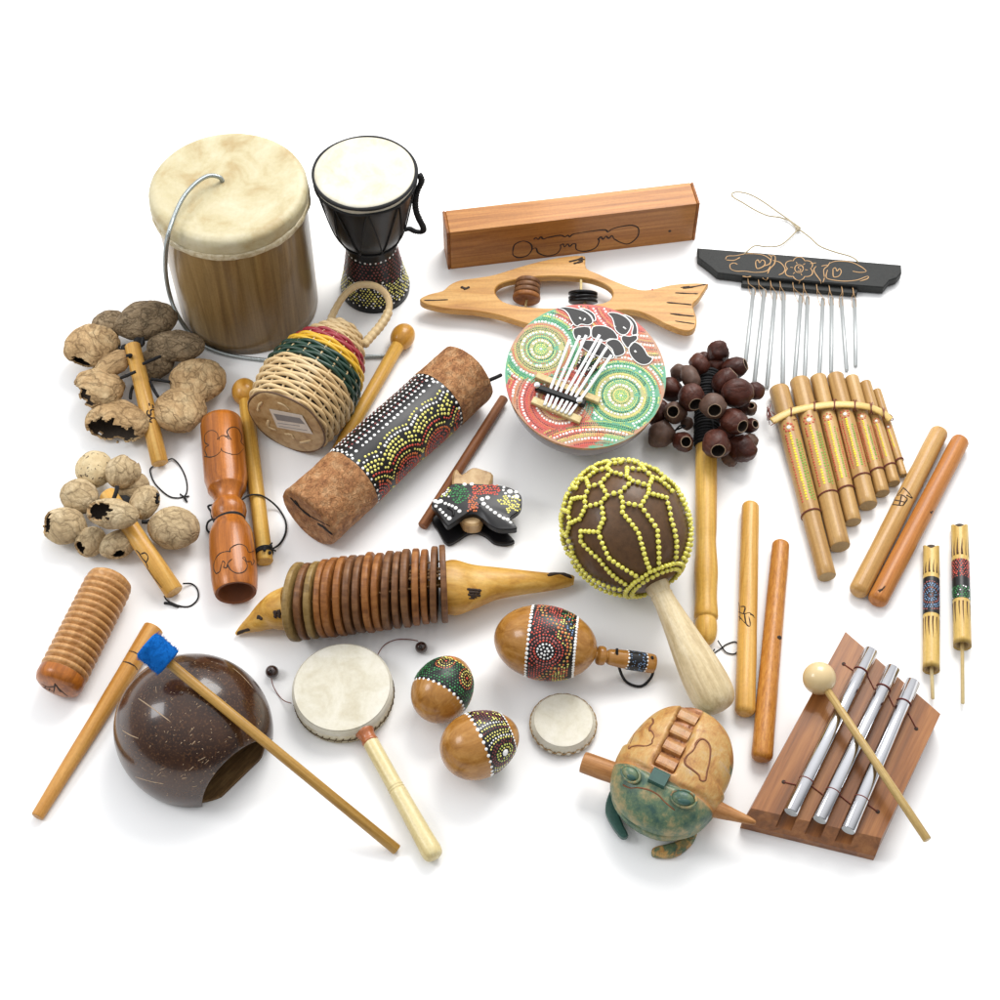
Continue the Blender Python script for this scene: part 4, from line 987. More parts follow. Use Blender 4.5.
hp = [(548, 235, 42), (560, 205, 44), (585, 150, 49), (620, 98, 55), (660, 66, 60), (700, 58, 62), (745, 66, 62), (782, 95, 59), (797, 135, 55), (788, 180, 51), (760, 225, 48), (725, 265, 46), (695, 300, 45)]
P = smooth_pts([W(*q(a, b), h) for a, b, h in hp], 12); m = MB(); nP = len(P)
tube(m, P, lambda w: 3.6 + (.55 if (int(w * (nP - 1)) % 5) < 3 else 0) * (1 if w > .72 or w < .14 else .25) + (.9 if w > .72 else 0), g('wicker'), 10)
m.build('handle', t)

# ================================================================== PAINTED BARK TUBE
A, E = W(308, 518, 34), W(468, 373, 34); Ls = (E - A).length; s = S((A + E) / 2); rt_ = 34.5 * s
t = thing('painted_tube', 'thick bark tube rattle with a dotted black band in white, yellow and red', 'shaker', (A + E) / 2)
M = fc(A, E); z0, z1 = .26 * Ls, .80 * Ls
def bark(r, a, z): return r * (.05 * noise.noise((cos(a) * 1.1, sin(a) * 1.1, z * .012)) + .025 * noise.noise((cos(a) * 5, sin(a) * 5, z * .05 + 9)) + .014 * noise.noise((cos(a) * 16, sin(a) * 16, z * .12)))
def bark2(r, a, z): return r * (.05 * noise.noise((cos(a) * 1.1, sin(a) * 1.1, z * .012)))
m = MB()
def seg(a, b, k): return [(rt_, a + (b - a) * i / k) for i in range(k + 1)]
lathe(m, [(.1, 3), (rt_ * .25, 2.5), (rt_ * .55, .5), (rt_ * .88, -1), (rt_ * .97, 0)] + [(rt_ * 1.0, 3)] + seg(6, z0, 20), M, g('bark'), 90, lambda r, a, z: bark(r, a, z) if r > 6 else 0, caps=False)
m2 = MB(); lathe(m2, seg(z1, Ls - 3, 14) + [(rt_ * .98, Ls - 1), (rt_ * .9, Ls + .5), (rt_ * .4, Ls - 1), (.1, Ls - 2)], M, g('bark'), 90, lambda r, a, z: bark(r, a, z) if r > 6 else 0, caps=False)
bv = m.bvh(); qq = crop(280, 340, 4)
for P, r in (([(42, 630), (60, 650), (95, 685), (122, 705)], 2.2), ([(150, 735), (175, 748), (208, 778)], 2.2), ([(60, 640), (78, 668)], 1.6), ([(122, 705), (150, 720), (200, 745)], 1)): scribe(m, bv, [qq(*p) for p in P], r, g('dark_hole'), 4, .05)
m.build('bark_end', t); m2.build('bark_end', t)
m = MB(); lathe(m, seg(z0 - .2, z1 + .2, 30), M, g('black_paint'), 90, lambda r, a, z: bark2(r, a, z) - .2, caps=False)
rfx = lambda z: rt_
def sf(u, v):
    a = u / rt_; r = rt_ + bark2(rt_, a, v); return M @ Vector((r * cos(a), r * sin(a), v)), (M.to_3x3() @ Vector((cos(a), sin(a), 0)))
D = Dots(sf); U = rt_ * PI
for e in (z0 + 2, z1 - 2): D.line([(-U, e), (U, e)], 1.5, g('white_dot'), 1.35)
# +u is down in the picture: rows of white dots above, yellow patches and red fans below
for j, uu in enumerate((-47, -39.5, -32, -25, -18)): D.line([(uu, z0 + 4), (uu + 1.5, (z0 + z1) / 2), (uu, z1 - 4)], 1.25 + .1 * j, g('white_dot'), 1.5)
for j, uu in enumerate((-50, -42, -34.5, -28)): D.line([(uu, z0 + 4), (uu + 1.5, (z0 + z1) / 2), (uu, z1 - 4)], 1.2, g('brown_dot'), 1.35)
cens = [(40, z0 + (z1 - z0) * f) for f in (.02, .36, .70, 1.04)]
def own(i): return lambda u, v: z0 + 3.5 < v < z1 - 3.5 and u < 54 and min(range(4), key=lambda k: (u - cens[k][0]) ** 2 * .5 + (v - cens[k][1]) ** 2) == i
for i, (cu, cv) in enumerate(cens):
    for rad, r_, mt, gp in ((4, 1.2, 'rose_dot', 1.3), (7.6, 1.2, 'red_dot', 1.25), (11, 1.25, 'rose_dot', 1.25), (14.6, 1.3, 'red_dot', 1.2), (18, 1.3, 'orange_dot', 1.2), (22.6, 1.3, 'yellow_dot', 1.35), (27, 1.25, 'red_dot', 1.3), (31.4, 1.5, 'yellow_dot', 1.3), (35.4, 1.55, 'yellow_dot', 1.3), (39.6, 1.5, 'yellow_dot', 1.35), (43.8, 1.4, 'white_dot', 1.4), (48, 1.3, 'yellow_dot', 1.5)):
        D.ring(cu, cv, rad, r_, g(mt), gp, 0, 6.28, (lambda f_: (lambda u, v: R() > .07 and f_(u + 2.5 * noise.noise((u * .1, v * .1, 3)), v)))(own(i)))
D.fill(-U, -50, z0 + 4, z1 - 4, 1.2, lambda u, v: g('brown_dot') if (int(v / 4) % 2) else g('white_dot'), 1.5, .2)
D.fill(52, U, z0 + 4, z1 - 4, 1.2, lambda u, v: g('rose_dot') if (int(v / 6) % 2) else g('yellow_dot'), 1.4, .2)
D.emit(m); m.build('painted_band', t)
m = MB(); tube(m, [W(*p, h) for p, h in (((484, 384), 44), ((490, 380), 46), ((497, 377), 46), ((501, 375), 44))], 2, g('black_cord'), 8, 5); m.build('cord', t)

# ================================================================== CASTANET ON STICK
q = crop(410, 440, 7.692)
t = thing('frog_clapper', 'black two-jaw clapper with red, green and white dotted top on a brown stick', 'clapper', W(*q(480, 560), 0))
A, E = W(504, 398, 8), W(*q(95, 665), 5)
m, M, L_ = stick(t, A, E, 5.0, 5.2, 'stick_wood'); m.build('handle', t)
lo = [(172, 600), (215, 560), (300, 520), (700, 540), (735, 660), (745, 700), (800, 765), (795, 778), (745, 795), (690, 792), (640, 778), (580, 730), (510, 702), (440, 715), (370, 760), (320, 788), (285, 790), (255, 762), (215, 690), (180, 640)]
def f4(L, hz, C): 
    return [((W(*q(x, y), hz) - C).x, (W(*q(x, y), hz) - C).y) for x, y in L]
C0 = W(*q(480, 560), 0); Mt = Matrix.Translation(C0)
m = MB(); prism(m, smooth2(f4(lo, 7, C0), 3), .3, 7, Mt, g('black_lacquer'), 1.2); m.build('lower_jaw', t)
m = MB(); prism(m, smooth2(f4([(400, 300), (480, 248), (560, 262), (640, 305), (600, 440), (560, 640), (520, 690), (440, 690), (390, 640), (330, 420), (330, 300), (360, 258)], 12, C0), 3), 5, 21, Mt, g('gourd_disc'), 2); m.build('bead_block', t)
hi = [(165, 478), (178, 452), (205, 438), (260, 385), (320, 325), (400, 318), (520, 322), (620, 328), (700, 335), (770, 350), (830, 385), (858, 420), (858, 490), (830, 535), (770, 580), (800, 620), (822, 652), (810, 668), (740, 672), (680, 668), (620, 640), (560, 590), (510, 560), (470, 556), (410, 572), (350, 610), (300, 642), (275, 635), (235, 575), (185, 510)]
Pt = smooth2(f4(hi, 30, C0), 3); cxm = sum(p[0] for p in Pt) / len(Pt); cym = sum(p[1] for p in Pt) / len(Pt)
m = MB(); prism(m, Pt, 18, 27, Mt, g('black_lacquer'), 1.4)
bz = MB()   # raised domed back as nested outline rings
rings = []; NP_ = len(Pt)
for k in range(9):
    w = k / 8; sc = 1 - .97 * w; z = 27 - .3 + 3.2 * sin(w * PI / 2)
    rings.append([((x - cxm) * sc * .985 + cxm, (y - cym) * sc * .985 + cym + 2 * w, z) for x, y in Pt])
m.add([v for r in rings for v in r], grid_faces(9, NP_) if area2(Pt) > 0 else [f[::-1] for f in grid_faces(9, NP_)], Mt, g('black_paint'))
bv = m.bvh()
def dotpx(mm, bv, x, y, r, mat, qf=None, n=7):
    h, nn = hit(bv, *(qf or q)(x, y))
    if h is not None and (nn if nn.z > 0 else -nn).z > -.2: dot(mm, h, nn if nn.dot(CAM - h) > 0 else -nn, r, mat, n, .3)
for x, y, r in [(195, 470, 2.2), (215, 478, 2), (235, 470, 2.4), (272, 487, 1.7), (300, 497, 1.6), (325, 507, 1.6), (352, 522, 1.9), (380, 547, 1.9), (200, 508, 1.7), (232, 535, 1.6), (252, 557, 1.6), (275, 580, 1.6), (302, 602, 2.2), (555, 455, 2.2), (597, 443, 2.3), (567, 490, 2.2), (597, 515, 1.8), (622, 535, 1.7), (655, 558, 1.9), (690, 582, 2), (722, 600, 2), (752, 610, 2), (775, 632, 1.5), (340, 330, 1.8), (375, 328, 1.8), (420, 342, 2), (475, 338, 2.1), (515, 326, 1.8), (770, 395, 2.8), (735, 345, 1.5), (765, 352, 1.5), (795, 370, 1.6), (815, 400, 1.9), (822, 435, 2.6), (722, 365, 1.5), (718, 385, 1.4), (735, 410, 1.5), (762, 432, 1.5), (790, 440, 1.4)]: dotpx(m, bv, x, y, r * 1.15, g('white_dot'))
def region(mm, x0, x1, y0, y1, st, fn, r, qf=None):
    y = y0; k = 0
    while y < y1:
        x = x0 + (st / 2 if k % 2 else 0)
        while x < x1:
            a, b = x + rr(-.25, .25) * st, y + rr(-.25, .25) * st; c = fn(a, b)
            if c: dotpx(mm, bv, a, b, r, g(c), qf, 6)
            x += st
        y += st * .8; k += 1
def fnc(x, y):
    if (x - 380) ** 2 / 75 ** 2 + (y - 410) ** 2 / 75 ** 2 < 1: return 'green_dot' if R() < .8 else 'dark_green_dot'
    if 480 < x < 690 and 345 < y < 425: return 'red_dot' if R() < .8 else 'orange_dot'
    if 445 < x < 520 and 420 < y < 550 and x < 430 + (y - 300) * .6: return 'orange_dot' if R() < .6 else 'rose_dot'
    if 640 < x < 850 and 430 < y < 560 and y < 400 + (x - 600) * 1.0 : return 'yellow_dot' if R() < .7 else None
    if x < 330 and y < 440 and y > 360 and x + y > 640: return 'lime_dot' if R() < .6 else 'white_dot'
    return None
region(m, 240, 850, 335, 560, 20, fnc, 1.25)
tube(m, [hit(bv, *q(x, y))[0] for x, y in ((290, 520), (320, 535), (335, 560), (330, 585))], 1.4, g('black_lacquer'), 6, 4)
m.build('upper_jaw', t)
m = MB(); tube(m, [W(497, 470, 1), W(470, 474, 4), W(445, 476, 2), W(425, 480, 8)], .25, g('skin_edge'), 4, 6); tube(m, [W(404, 488, 1), W(420, 492, 2), W(433, 499, 1)], .25, g('skin_edge'), 4, 6)

# ================================================================== ARMADILLO PLATE RATTLE
q = crop(220, 520, 2.632)
t = thing('plate_rattle', 'carved wooden animal with pointed head and tail and a row of round wooden plates', 'rattle', W(390, 600, 0))
rs = S(W(380, 600, 35)); n = 17
A, E = W(*q(205, 216), 36), W(*q(588, 166), 36); ax = (E - A).normalized()
mats = ['plate_c', 'plate_b', 'plate_c', 'plate_a', 'plate_a', 'plate_a', 'plate_b', 'plate_b', 'plate_a', 'plate_a', 'plate_b', 'plate_b', 'plate_b', 'plate_a', 'plate_a', 'plate_b', 'plate_b']
for i in range(n):
    w = i / (n - 1); c = A.lerp(E, w); lean = .30 * (1 - w) - .02 + rr(-.035, .035); yaw = .28 - .16 * w + rr(-.03, .03)
    nn = (ax + Vector((0, -yaw, 0)) + ZUP * lean * .6).normalized()
    r = (38.5 + 1.2 * sin(w * PI) + rr(-1, 1)) * rs; th_ = 6.0 + rr(-.5, .4); c.z = r * .97
    MM_ = fr(c, nn, ZUP); mm = MB(); k = R() * 9
    lathe(mm, [(.1, -th_ / 2), (r - .9, -th_ / 2), (r, -th_ / 2 + .9), (r, th_ / 2 - .9), (r - .9, th_ / 2), (.1, th_ / 2)], MM_, g(mats[i]), 56,
          lambda q_, a, z: 0 if q_ < 5 else q_ * (.03 * noise.noise((cos(a) * 1.4 + k, sin(a) * 1.4, k)) - .03 * abs(cos(a)) * 0), caps=False)
    mm.build('wooden_plate', t)
    if 4 < i < 16:
        for kk in range(3):
            ball(mm := MB(), Matrix.Translation(c + ax * 4.2 + Vector((0, -5 + kk * 5, r * .62 - kk * 2))), 1.8, g('carve_tan'), 8, 6); mm.build('knot', t)
m = MB(); tube(m, [A - ax * 4, E + ax * 6], 4, g('tan_wood'), 10)
for dy in (-13, 13): tube(m, [A + Vector((0, dy, 18)), E + Vector((0, dy, 18))], .8, g('carve_tan'), 6)
m.build('axle_cord', t)
def loft(mb, secs, mat, n=28, k=5, pw=2.0):
    """secs: (centre, half-width-along-side, half-height, side vector)"""
    cs = smooth_pts([a for a, *_ in secs], k); ws = smooth_pts([Vector((b, c, 0)) for _, b, c in secs], k); vs = []
    for i, c in enumerate(cs):
        tt = (cs[min(i + 1, len(cs) - 1)] - cs[max(i - 1, 0)]).normalized(); side = tt.cross(ZUP).normalized(); up = side.cross(tt)
        for j in range(n):
            a = 2 * PI * j / n; ca, sa = cos(a), sin(a); x = abs(ca) ** (2 / pw) * (1 if ca > 0 else -1); y = abs(sa) ** (2 / pw) * (1 if sa > 0 else -1)
            vs.append(c + side * x * ws[i].x + up * y * ws[i].y)
    mb.add(vs, grid_faces(len(cs), n), None, mat); N = len(cs)
    mb.add([sum((vs[j] for j in range(n)), Vector()) / n] + vs[:n], [(0, j + 1, (j + 1) % n + 1) for j in range(n)], None, mat)
    mb.add([sum((vs[(N - 1) * n + j] for j in range(n)), Vector()) / n] + vs[(N - 1) * n:], [(0, (j + 1) % n + 1, j + 1) for j in range(n)], None, mat)
# head: snout down to the left
m = MB(); loft(m, [(W(*q(42, 301), 4), 1.5, 1.6), (W(*q(62, 286), 7), 4.5, 4.5), (W(*q(95, 268), 14), 10, 9), (W(*q(125, 250), 19), 14, 14), (W(*q(150, 240), 23), 18, 18), (W(*q(185, 230), 28), 20, 20)], g('carved_yellow'), 28, 5, 2.2)
bv = m.bvh()
for P, r in (([(45, 300), (62, 293), (78, 288)], 1.4), ([(46, 297), (62, 290), (76, 286)], 1.2), ([(97, 256), (104, 258), (112, 259)], 1.7), ([(144, 238), (146, 250), (145, 258)], 2), ([(154, 236), (156, 248), (155, 257)], 2), ([(98, 252), (106, 254)], 1.2)): scribe(m, bv, [q(*p) for p in P], r, g('burn'), 4, .03)
m.build('head', t)
m = MB(); loft(m, [(W(*q(588, 180), 27), 24, 22), (W(*q(620, 177), 27), 27, 21), (W(*q(665, 174), 25), 22, 17), (W(*q(720, 167), 23), 16, 14), (W(*q(790, 164), 19), 12, 11), (W(*q(860, 163), 14), 9.0, 8), (W(*q(915, 159), 10), 6.4, 5.5), (W(*q(932, 160), 9.5), 4.2, 3.2)], g('carved_yellow'), 28, 5, 2.3)
bv = m.bvh()
for P, r in (([(650, 182), (675, 184), (688, 186)], 1.2), ([(655, 190), (670, 190), (685, 192)], 1.4), ([(652, 196), (672, 198), (686, 199)], 1.3), ([(660, 202), (676, 204)], 1), ([(655, 206), (670, 207)], .8), ([(862, 146), (895, 142), (926, 152)], 1.6), ([(866, 143), (900, 140), (924, 148)], 1.8)): scribe(m, bv, [q(*p) for p in P], r, g('burn'), 4, .03)
m.build('tail', t)
# ================================================================== RIBBED SCRAPER + ITS STICK
q = crop(20, 560, 3.57)
A, E = W(*q(330, 60), 24), W(*q(128, 458), 24); Ls = (E - A).length; s = S(A)
t = thing('ribbed_guiro', 'short cylindrical wooden scraper carved with closely spaced ribs', 'guiro', (A + E) / 2)
M = fc(A, E); pf = [(10, 0), (18, 1), (22.4, 4), (23.8, 8)]; NRb = 14; z0 = 10; dz = (Ls - 26) / NRb
for k in range(NRb):
    z = z0 + k * dz; pf += [(20.6, z), (21.0, z + dz * .12), (24.2, z + dz * .3), (24.6, z + dz * .55), (24.0, z + dz * .8), (20.8, z + dz * .95)]
pf += [(20.6, z0 + NRb * dz), (24, z0 + NRb * dz + 1.5)]; pe = [(24, z0 + NRb * dz + 1.5), (24.2, Ls - 8), (22.4, Ls - 3), (18, Ls - .5), (9, Ls + .6), (.1, Ls + .8)]
pf = [(r * s * .97, z) for r, z in pf]; pe = [(r * s * .97, z) for r, z in pe]
m = MB(); lathe(m, pf, M, g('guiro_wood'), 56, caps=False); lathe(m, [(.1, -.2), pf[0]], M, g('guiro_wood'), 56, caps=False); lathe(m, pe, M, g('orange_wood'), 56, caps=False)
bv = m.bvh()
for c in ([(55, 428), (95, 452), (125, 450)], [(60, 445), (120, 470)], [(70, 462), (120, 490)], [(125, 440), (118, 492)], [(90, 452), (84, 478)], [(106, 458), (100, 484)], [(124, 440), (150, 470), (178, 492)], [(126, 446), (146, 472)], [(52, 425), (60, 460), (85, 485), (118, 494)]): scribe(m, bv, [q(*p) for p in c], .75, g('burn'), 3, .03)
m.build('guiro_body', t)
def onestick(name, label, cat, a, b, ra, rb, mat, rnd=3, marks=(), group=None, mf=None, r_end=None, n=28, lw=.75, ha=None, hb=None):
    A, E = W(*a, ha or ra), W(*b, hb or rb); L_ = (E - A).length; M = fc(A, E); m = MB(); pf = []
    for k in range(6): an = PI / 2 * k / 5; pf.append((ra - rnd * (1 - sin(an)), rnd * (1 - cos(an))))
    for k in range(1, 8): pf.append((ra + (rb - ra) * k / 8, L_ * k / 8))
    for k in range(6): an = PI / 2 * k / 5; pf.append((rb - rnd * (1 - cos(an)), L_ - rnd * (1 - sin(an))))
    ok = 7 * R()
    lathe(m, pf, M, g(mat), n, lambda r, a, z: .38 * noise.noise((cos(a) + ok, sin(a), z * .025)) + .12 * noise.noise((cos(a) * 3 + ok, sin(a) * 3, z * .15)))
    bv = m.bvh()
    for c in marks: scribe(m, bv, c, lw, g('burn'), 3, .02)
    return tag(m.build(name, None, Vector(((A + E).x / 2, (A + E).y / 2, 0))), label, cat, group)
onestick('scraper_stick', 'tapered wooden stick with two burnt rings lying beside the ribbed scraper', 'stick', (154, 628), (37, 817), 9.6, 5.6, 'tan_wood', 1.2,
         [[q(384, 325), q(405, 328), q(425, 340), q(432, 345)], [q(362, 362), q(385, 366), q(408, 378), q(420, 392)]])
q3 = crop(680, 480, 3.226)
onestick('claves', 'pale yellow clave stick with a burnt star mark below the seed pod rattle', 'clave', (750.5, 503), (745, 715), 8.6, 9.4, 'clave_yellow', 6,
         [[q3(190, 395), q3(194, 430), q3(192, 455)], [q3(188, 425), q3(205, 432), q3(225, 428), q3(242, 445)], [q3(205, 432), q3(210, 410), q3(195, 408)], [q3(208, 432), q3(214, 465), q3(226, 470), q3(222, 440)], [q3(190, 440), q3(212, 464)], [q3(226, 432), q3(238, 438)]], group='clave sticks', lw=.7).name = 'clave'
onestick('clave', 'speckled brown clave stick between the pale yellow clave and the metal bar chime', 'clave', (781, 542), (761.5, 760), 8.6, 9.6, 'clave_speck', 5, [[q3(314, 510), q3(322, 504), q3(326, 514)], [q3(318, 512), q3(326, 508)]], group='clave sticks', lw=1.2)
q2 = crop(750, 360, 4)
onestick('clave', 'pale brown clave stick with a burnt house symbol beside the panpipe', 'clave', (940.5, 430), (857, 594), 9.4, 9.6, 'clave_pale', 6,
         [[q2(612, 510), q2(628, 525), q2(650, 553)], [q2(612, 512), q2(600, 530), q2(582, 545)], [q2(582, 545), q2(606, 540), q2(630, 556)], [q2(582, 545), q2(570, 578)], [q2(606, 542), q2(597, 582)], [q2(630, 556), q2(612, 582)], [q2(576, 560), q2(622, 568)], [q2(570, 578), q2(612, 582)], [q2(648, 553), q2(625, 540)]], group='clave sticks')
onestick('clave', 'reddish brown clave stick touching the one with the burnt house symbol', 'clave', (961.5, 438.5), (876, 603), 9.2, 9.8, 'clave_red', 6, [[q2(722, 612), q2(732, 604)], [q2(720, 606), q2(728, 614)], [q2(512, 922), q2(530, 915), q2(540, 903)], [q2(516, 928), q2(532, 916)]], group='clave sticks')

# ================================================================== COCONUT DOME
hc = 22; Cc = W(194, 730, hc); s = S(Cc); Rc = 77.5 * s
t = thing('coconut_dome', 'half coconut shell polished dark brown, upside down with an arched notch', 'coconut shell', Cc)
r = R_DOME; r.build('shell', t)
bvd = r.bvh(); pl_ = []
nrm_ = Vector((chd.y, -chd.x, 0)); nrm_ = nrm_ if nrm_.dot(CHM - Cc) > 0 else -nrm_
for i in range(90):
    a = 2 * PI * i / 90; p = Vector((Cc.x + (Rc - 5) * cos(a) * .96, Cc.y + (Rc - 5) * sin(a) * .96, 0)); k_ = (p - CHM).dot(nrm_)
    if k_ > 0: p -= nrm_ * k_
    pl_.append((p.x, p.y))
bpm = MB(); prism(bpm, pl_, .5, 5, None, g('coconut_raw'), .4); bpm.lc = [((v - Cc).dot(chd), (v - Cc).dot(nrm_), v.z) for v in bpm.v]; bpm.build('base_plate', t)
m = MB(); qf = crop(100, 620, 3.125)
for i in range(230):
    x, y = rr(60, 530), rr(115, 575); h, nn = hit(bvd, *qf(x, y))
    if h is None or (h - Cc).length < Rc * .97: continue
    a = rr(.2, 1.2) if R() < .7 else rr(0, PI); dx = Vector((cos(a), sin(a), 0)); dx = (dx - nn * dx.dot(nn)).normalized(); ln = rr(.3, 1.1) if R() < .93 else rr(1.5, 3.5)
    tube(m, [h - dx * ln + nn * .02, h + nn * .1, h + dx * ln + nn * .02], rr(.15, .34), g('fleck'), 4, up=nn, flat=(1, .3))
for P in ([(120, 245), (170, 280), (220, 318)], [(70, 345), (95, 360), (120, 370)], [(415, 150), (445, 175), (480, 215)], [(110, 490), (160, 505), (200, 512)]): scribe(m, bvd, [qf(*p) for p in P], .45, g('fleck'), 4, .02)
m.build('shell_fleck', t)

# blue felt mallet leaning on the dome
E = W(397, 850, 4.4); lo_, hi_ = 60, 180
def gap(hf):
    Fp = W(162, 658, hf); d = (Fp - E).normalized(); k = (Cc - E).dot(d); return ((E + d * k) - Cc).length - (Rc * 1.012 + 4.6)
for _ in range(40):
    mid = (lo_ + hi_) / 2
    if gap(mid) < 0: lo_ = mid
    else: hi_ = mid
hf = hi_; Fp = W(157, 653, hf)
t = thing('felt_mallet', 'thin bamboo mallet with a bright blue felt head leaning on the coconut shell', 'mallet', (E + Fp) / 2)
m, M, L_ = stick(t, Fp, E, 4.3, 4.9, 'bamboo_stick', rnd=.5); m.build('handle', t)
m = MB(); s = S(Fp); d = (E - Fp).normalized(); M = fc(Fp - d * 12, E)
lathe(m, sprof([(.1, 0), (9, -.4), (12, .6), (13, 3), (13.2, 8), (12.8, 12), (13.2, 17), (13, 22), (12, 25), (6, 25.6), (4.4, 25.2)], 5), M, g('felt'), 90, lambda r, a, z: r * .07 * noise.noise((cos(a) * 2, sin(a) * 2, z * .2)) + r * .05 * noise.noise((cos(a) * 12, sin(a) * 12, z * 1.2)), caps=False); bvx = m.bvh()
for i in range(700):
    a = R() * 2 * PI; z = rr(.5, 25); p = M @ Vector((12.9 * cos(a), 12.9 * sin(a), z)); n_ = (M.to_3x3() @ Vector((cos(a), sin(a), rr(-.4, .4)))); d_ = Vector((rr(-1, 1), rr(-1, 1), rr(-1, 1)))
    tube(m, [p - n_ * .3, p + n_ * .8 + d_ * .5, p + n_ * 1.2 + d_ * 1.3], .13, g('felt'), 3)
m.build('felt_head', t)

# ================================================================== HAND DRUM WITH BEADS
q = crop(250, 620, 4)
th = 24; C0 = W(342.5, 686, th); s = S(C0); rd = 50.5 * s
t = thing('bead_drum', 'round cream hand drum on a pale handle with two dark beads on threads', 'drum', C0)
nrm = Vector((-.02, -.03, 1)).normalized(); M = fr(Vector((C0.x, C0.y, 0)), nrm, Vector((0, -1, 0)))
m = MB(); lathe(m, [(rd - 2, .6), (rd - .4, 1.6), (rd, th * .5), (rd - .6, th - 3)], M, g('skin_edge'), 80); m.build('frame', t)
m = MB(); lathe(m, sprof([(rd - .2, th - 8), (rd + .3, th - 5), (rd - .6, th - 2), (rd - 2.6, th - .2), (rd - 6, th), (.1, th - .3)], 4), M, g('skin_white'), 80, caps=False); m.build('drum_skin', t)
m = MB()
for k in range(46):
    a = 2 * PI * k / 46; P = []
    for w in range(4): b = a + w * .02; P.append(M @ Vector(((rd + .5) * cos(b), (rd + .5) * sin(b), 6 + w * 1.9)))
    tube(m, P, .5, g('stitch'), 5)
tube(m, ringpts(M, rd + .2, 7, 80, .7, 23), .45, g('stitch'), 5, closed=True)
m.build('stitching', t)
A = W(*q(462, 452), 13); E = W(*q(742, 955), 9.5); L_ = (E - A).length; Mh = fc(A, E)
m = MB(); lathe(m, sprof([(.1, 6), (5.4, 6.2), (6.8, 8), (7.3, 14), (7.2, L_ * .4), (7.6, L_ * .45 - 2), (7.0, L_ * .45), (7.7, L_ * .45 + 1.2), (7.1, L_ * .45 + 2.6), (7.7, L_ * .45 + 4), (7.9, L_ * .6), (8.7, L_ * .85), (9.2, L_ - 8), (7.8, L_ - 2.5), (4, L_ - .3), (.1, L_)], 3), Mh, g('pale_stick'), 32, caps=False); m.build('handle', t)
m = MB(); lathe(m, sprof([(8.2, -4), (8.8, -1), (7.2, 3), (6.9, 6), (7.6, 9), (7.2, 11), (6, 11.5)], 4), Mh, g('copper'), 28, lambda r, a, z: .5 * noise.noise((cos(a) * 3, sin(a) * 3, z * .3))); m.build('collar', t)
for (bx, by, br), P in (((88, 207, 6.2), [(85, 232), (92, 262), (110, 295), (135, 322), (165, 333)]), ((685, 110, 5.7), [(672, 84), (640, 78), (590, 78), (550, 92), (525, 115), (508, 145)])):
    hs = [7, 4, 1, 3, 9] if len(P) == 5 else [8, 3, 1, 1, 4, 9]
    m = MB(); tube(m, [W(*q(*p), h) for p, h in zip(P, hs)], .45, g('red_thread'), 6, 6); m.build('thread', t)
    c = W(*q(bx, by), br); m = MB(); ball(m, fr(c, Vector((.3, .5, .8))), (br, br, br * .97), g('dark_bead'), 24, 16); lathe(m, [(1.6, br - .5), (1.9, br - .1), (1.2, br + .3), (.1, br - .4)], fr(c, Vector((-.1, -.4, .8))), g('dark_hole'), 12, caps=False); m.build('bead', t)

# ================================================================== EGG SHAKERS
def egg(name, label, cat, px, half, rad, ddx, ddy, group=None, blunt=.12, hz=None, up=0):
    C = W(*px, hz or rad); s = S(C); d = dirpx(ddx, ddy, up); M = fr(C, d, CAM - C)
    pf = []
    for i in range(41):
        a = -PI / 2 + PI * i / 40; z = half * s * sin(a); r = rad * s * cos(a) * (1 - blunt * sin(a)); pf.append((max(.05, r), z))
    m = MB(); lathe(m, pf, M, g('egg_wood'), 64, caps=False); rf = rfun(pf)
    return m, M, rf, C, s, pf
def band(m, M, rf, z0, z1, mat='black_paint', n=72, wav=0, wk=2, lift=.12):
    vs = []; k = 16
    for i in range(k + 1):
        for j in range(n):
            a = 2 * PI * j / n; w = i / k; z = z0 + (z1 - z0) * w + wav * sin(a * wk + .5) * (1 - abs(2 * w - 1) * 0); r = rf(z) + lift; vs.append((r * cos(a), r * sin(a), z))
    m.add(vs, grid_faces(k + 1, n), M, g(mat))
m, M, rf, C, s, pf = egg('egg_shaker', '', '', (443, 689), 36, 30, .55, -.85, blunt=.06)
band(m, M, rf, -10 * s, 24 * s); D = Dots(surf_lathe(M, rf, 28)); U = 28 * PI
D.line([(-U, -10 * s), (U, -10 * s)], 1.75, g('white_dot'), 1.12); D.line([(-U * .9, 24 * s), (U * .9, 24 * s)], 1.2, g('yellow_dot'), 1.3)
for cu, cv in ((16, 12), (-14, 16), (46, 4), (-52, 6), (76, 12)):
    D.put(cu, cv, 1.6, g('red_dot'))
    for rad, mt in ((4, 'gold_dot'), (7, 'yellow_dot'), (9.6, 'orange_dot')): D.ring(cu, cv, rad, 1.05, g(mt), 1.25)
D.fill(-U, U, -8 * s, 24 * s, 1.2, lambda u, v: g('dark_green_dot') if R() < .5 else g('green_dot'), 1.2, .2); D.emit(m)
tag(m.build('egg_shaker', None, Vector((C.x, C.y, 0))), 'small wooden egg shaker with a green dotted band', 'egg shaker', 'egg shakers')
m, M, rf, C, s, pf = egg('egg_shaker', '', '', (480, 744), 41, 33.5, .93, -.36, blunt=.1)
band(m, M, rf, -2 * s, 30 * s); D = Dots(surf_lathe(M, rf, 30)); U = 30 * PI
D.line([(-U, -2 * s), (U, -2 * s)], 1.9, g('white_dot'), 1.12); D.line([(-U * .8, 30 * s), (U * .8, 30 * s)], 1.4, g('white_dot'), 1.3)
cu, cv = 19, 14
D.put(cu, cv, 3.4, g('white_dot'), True)
for rad, mt in ((5.6, 'yellow_dot'), (8.4, 'lime_dot'), (11, 'brown_dot'), (13.4, 'brown_dot'), (16, 'yellow_dot'), (18.4, 'white_dot')): D.ring(cu, cv, rad, 1.15, g(mt), 1.2, ok=lambda u, v: -1 < v < 29 * s)
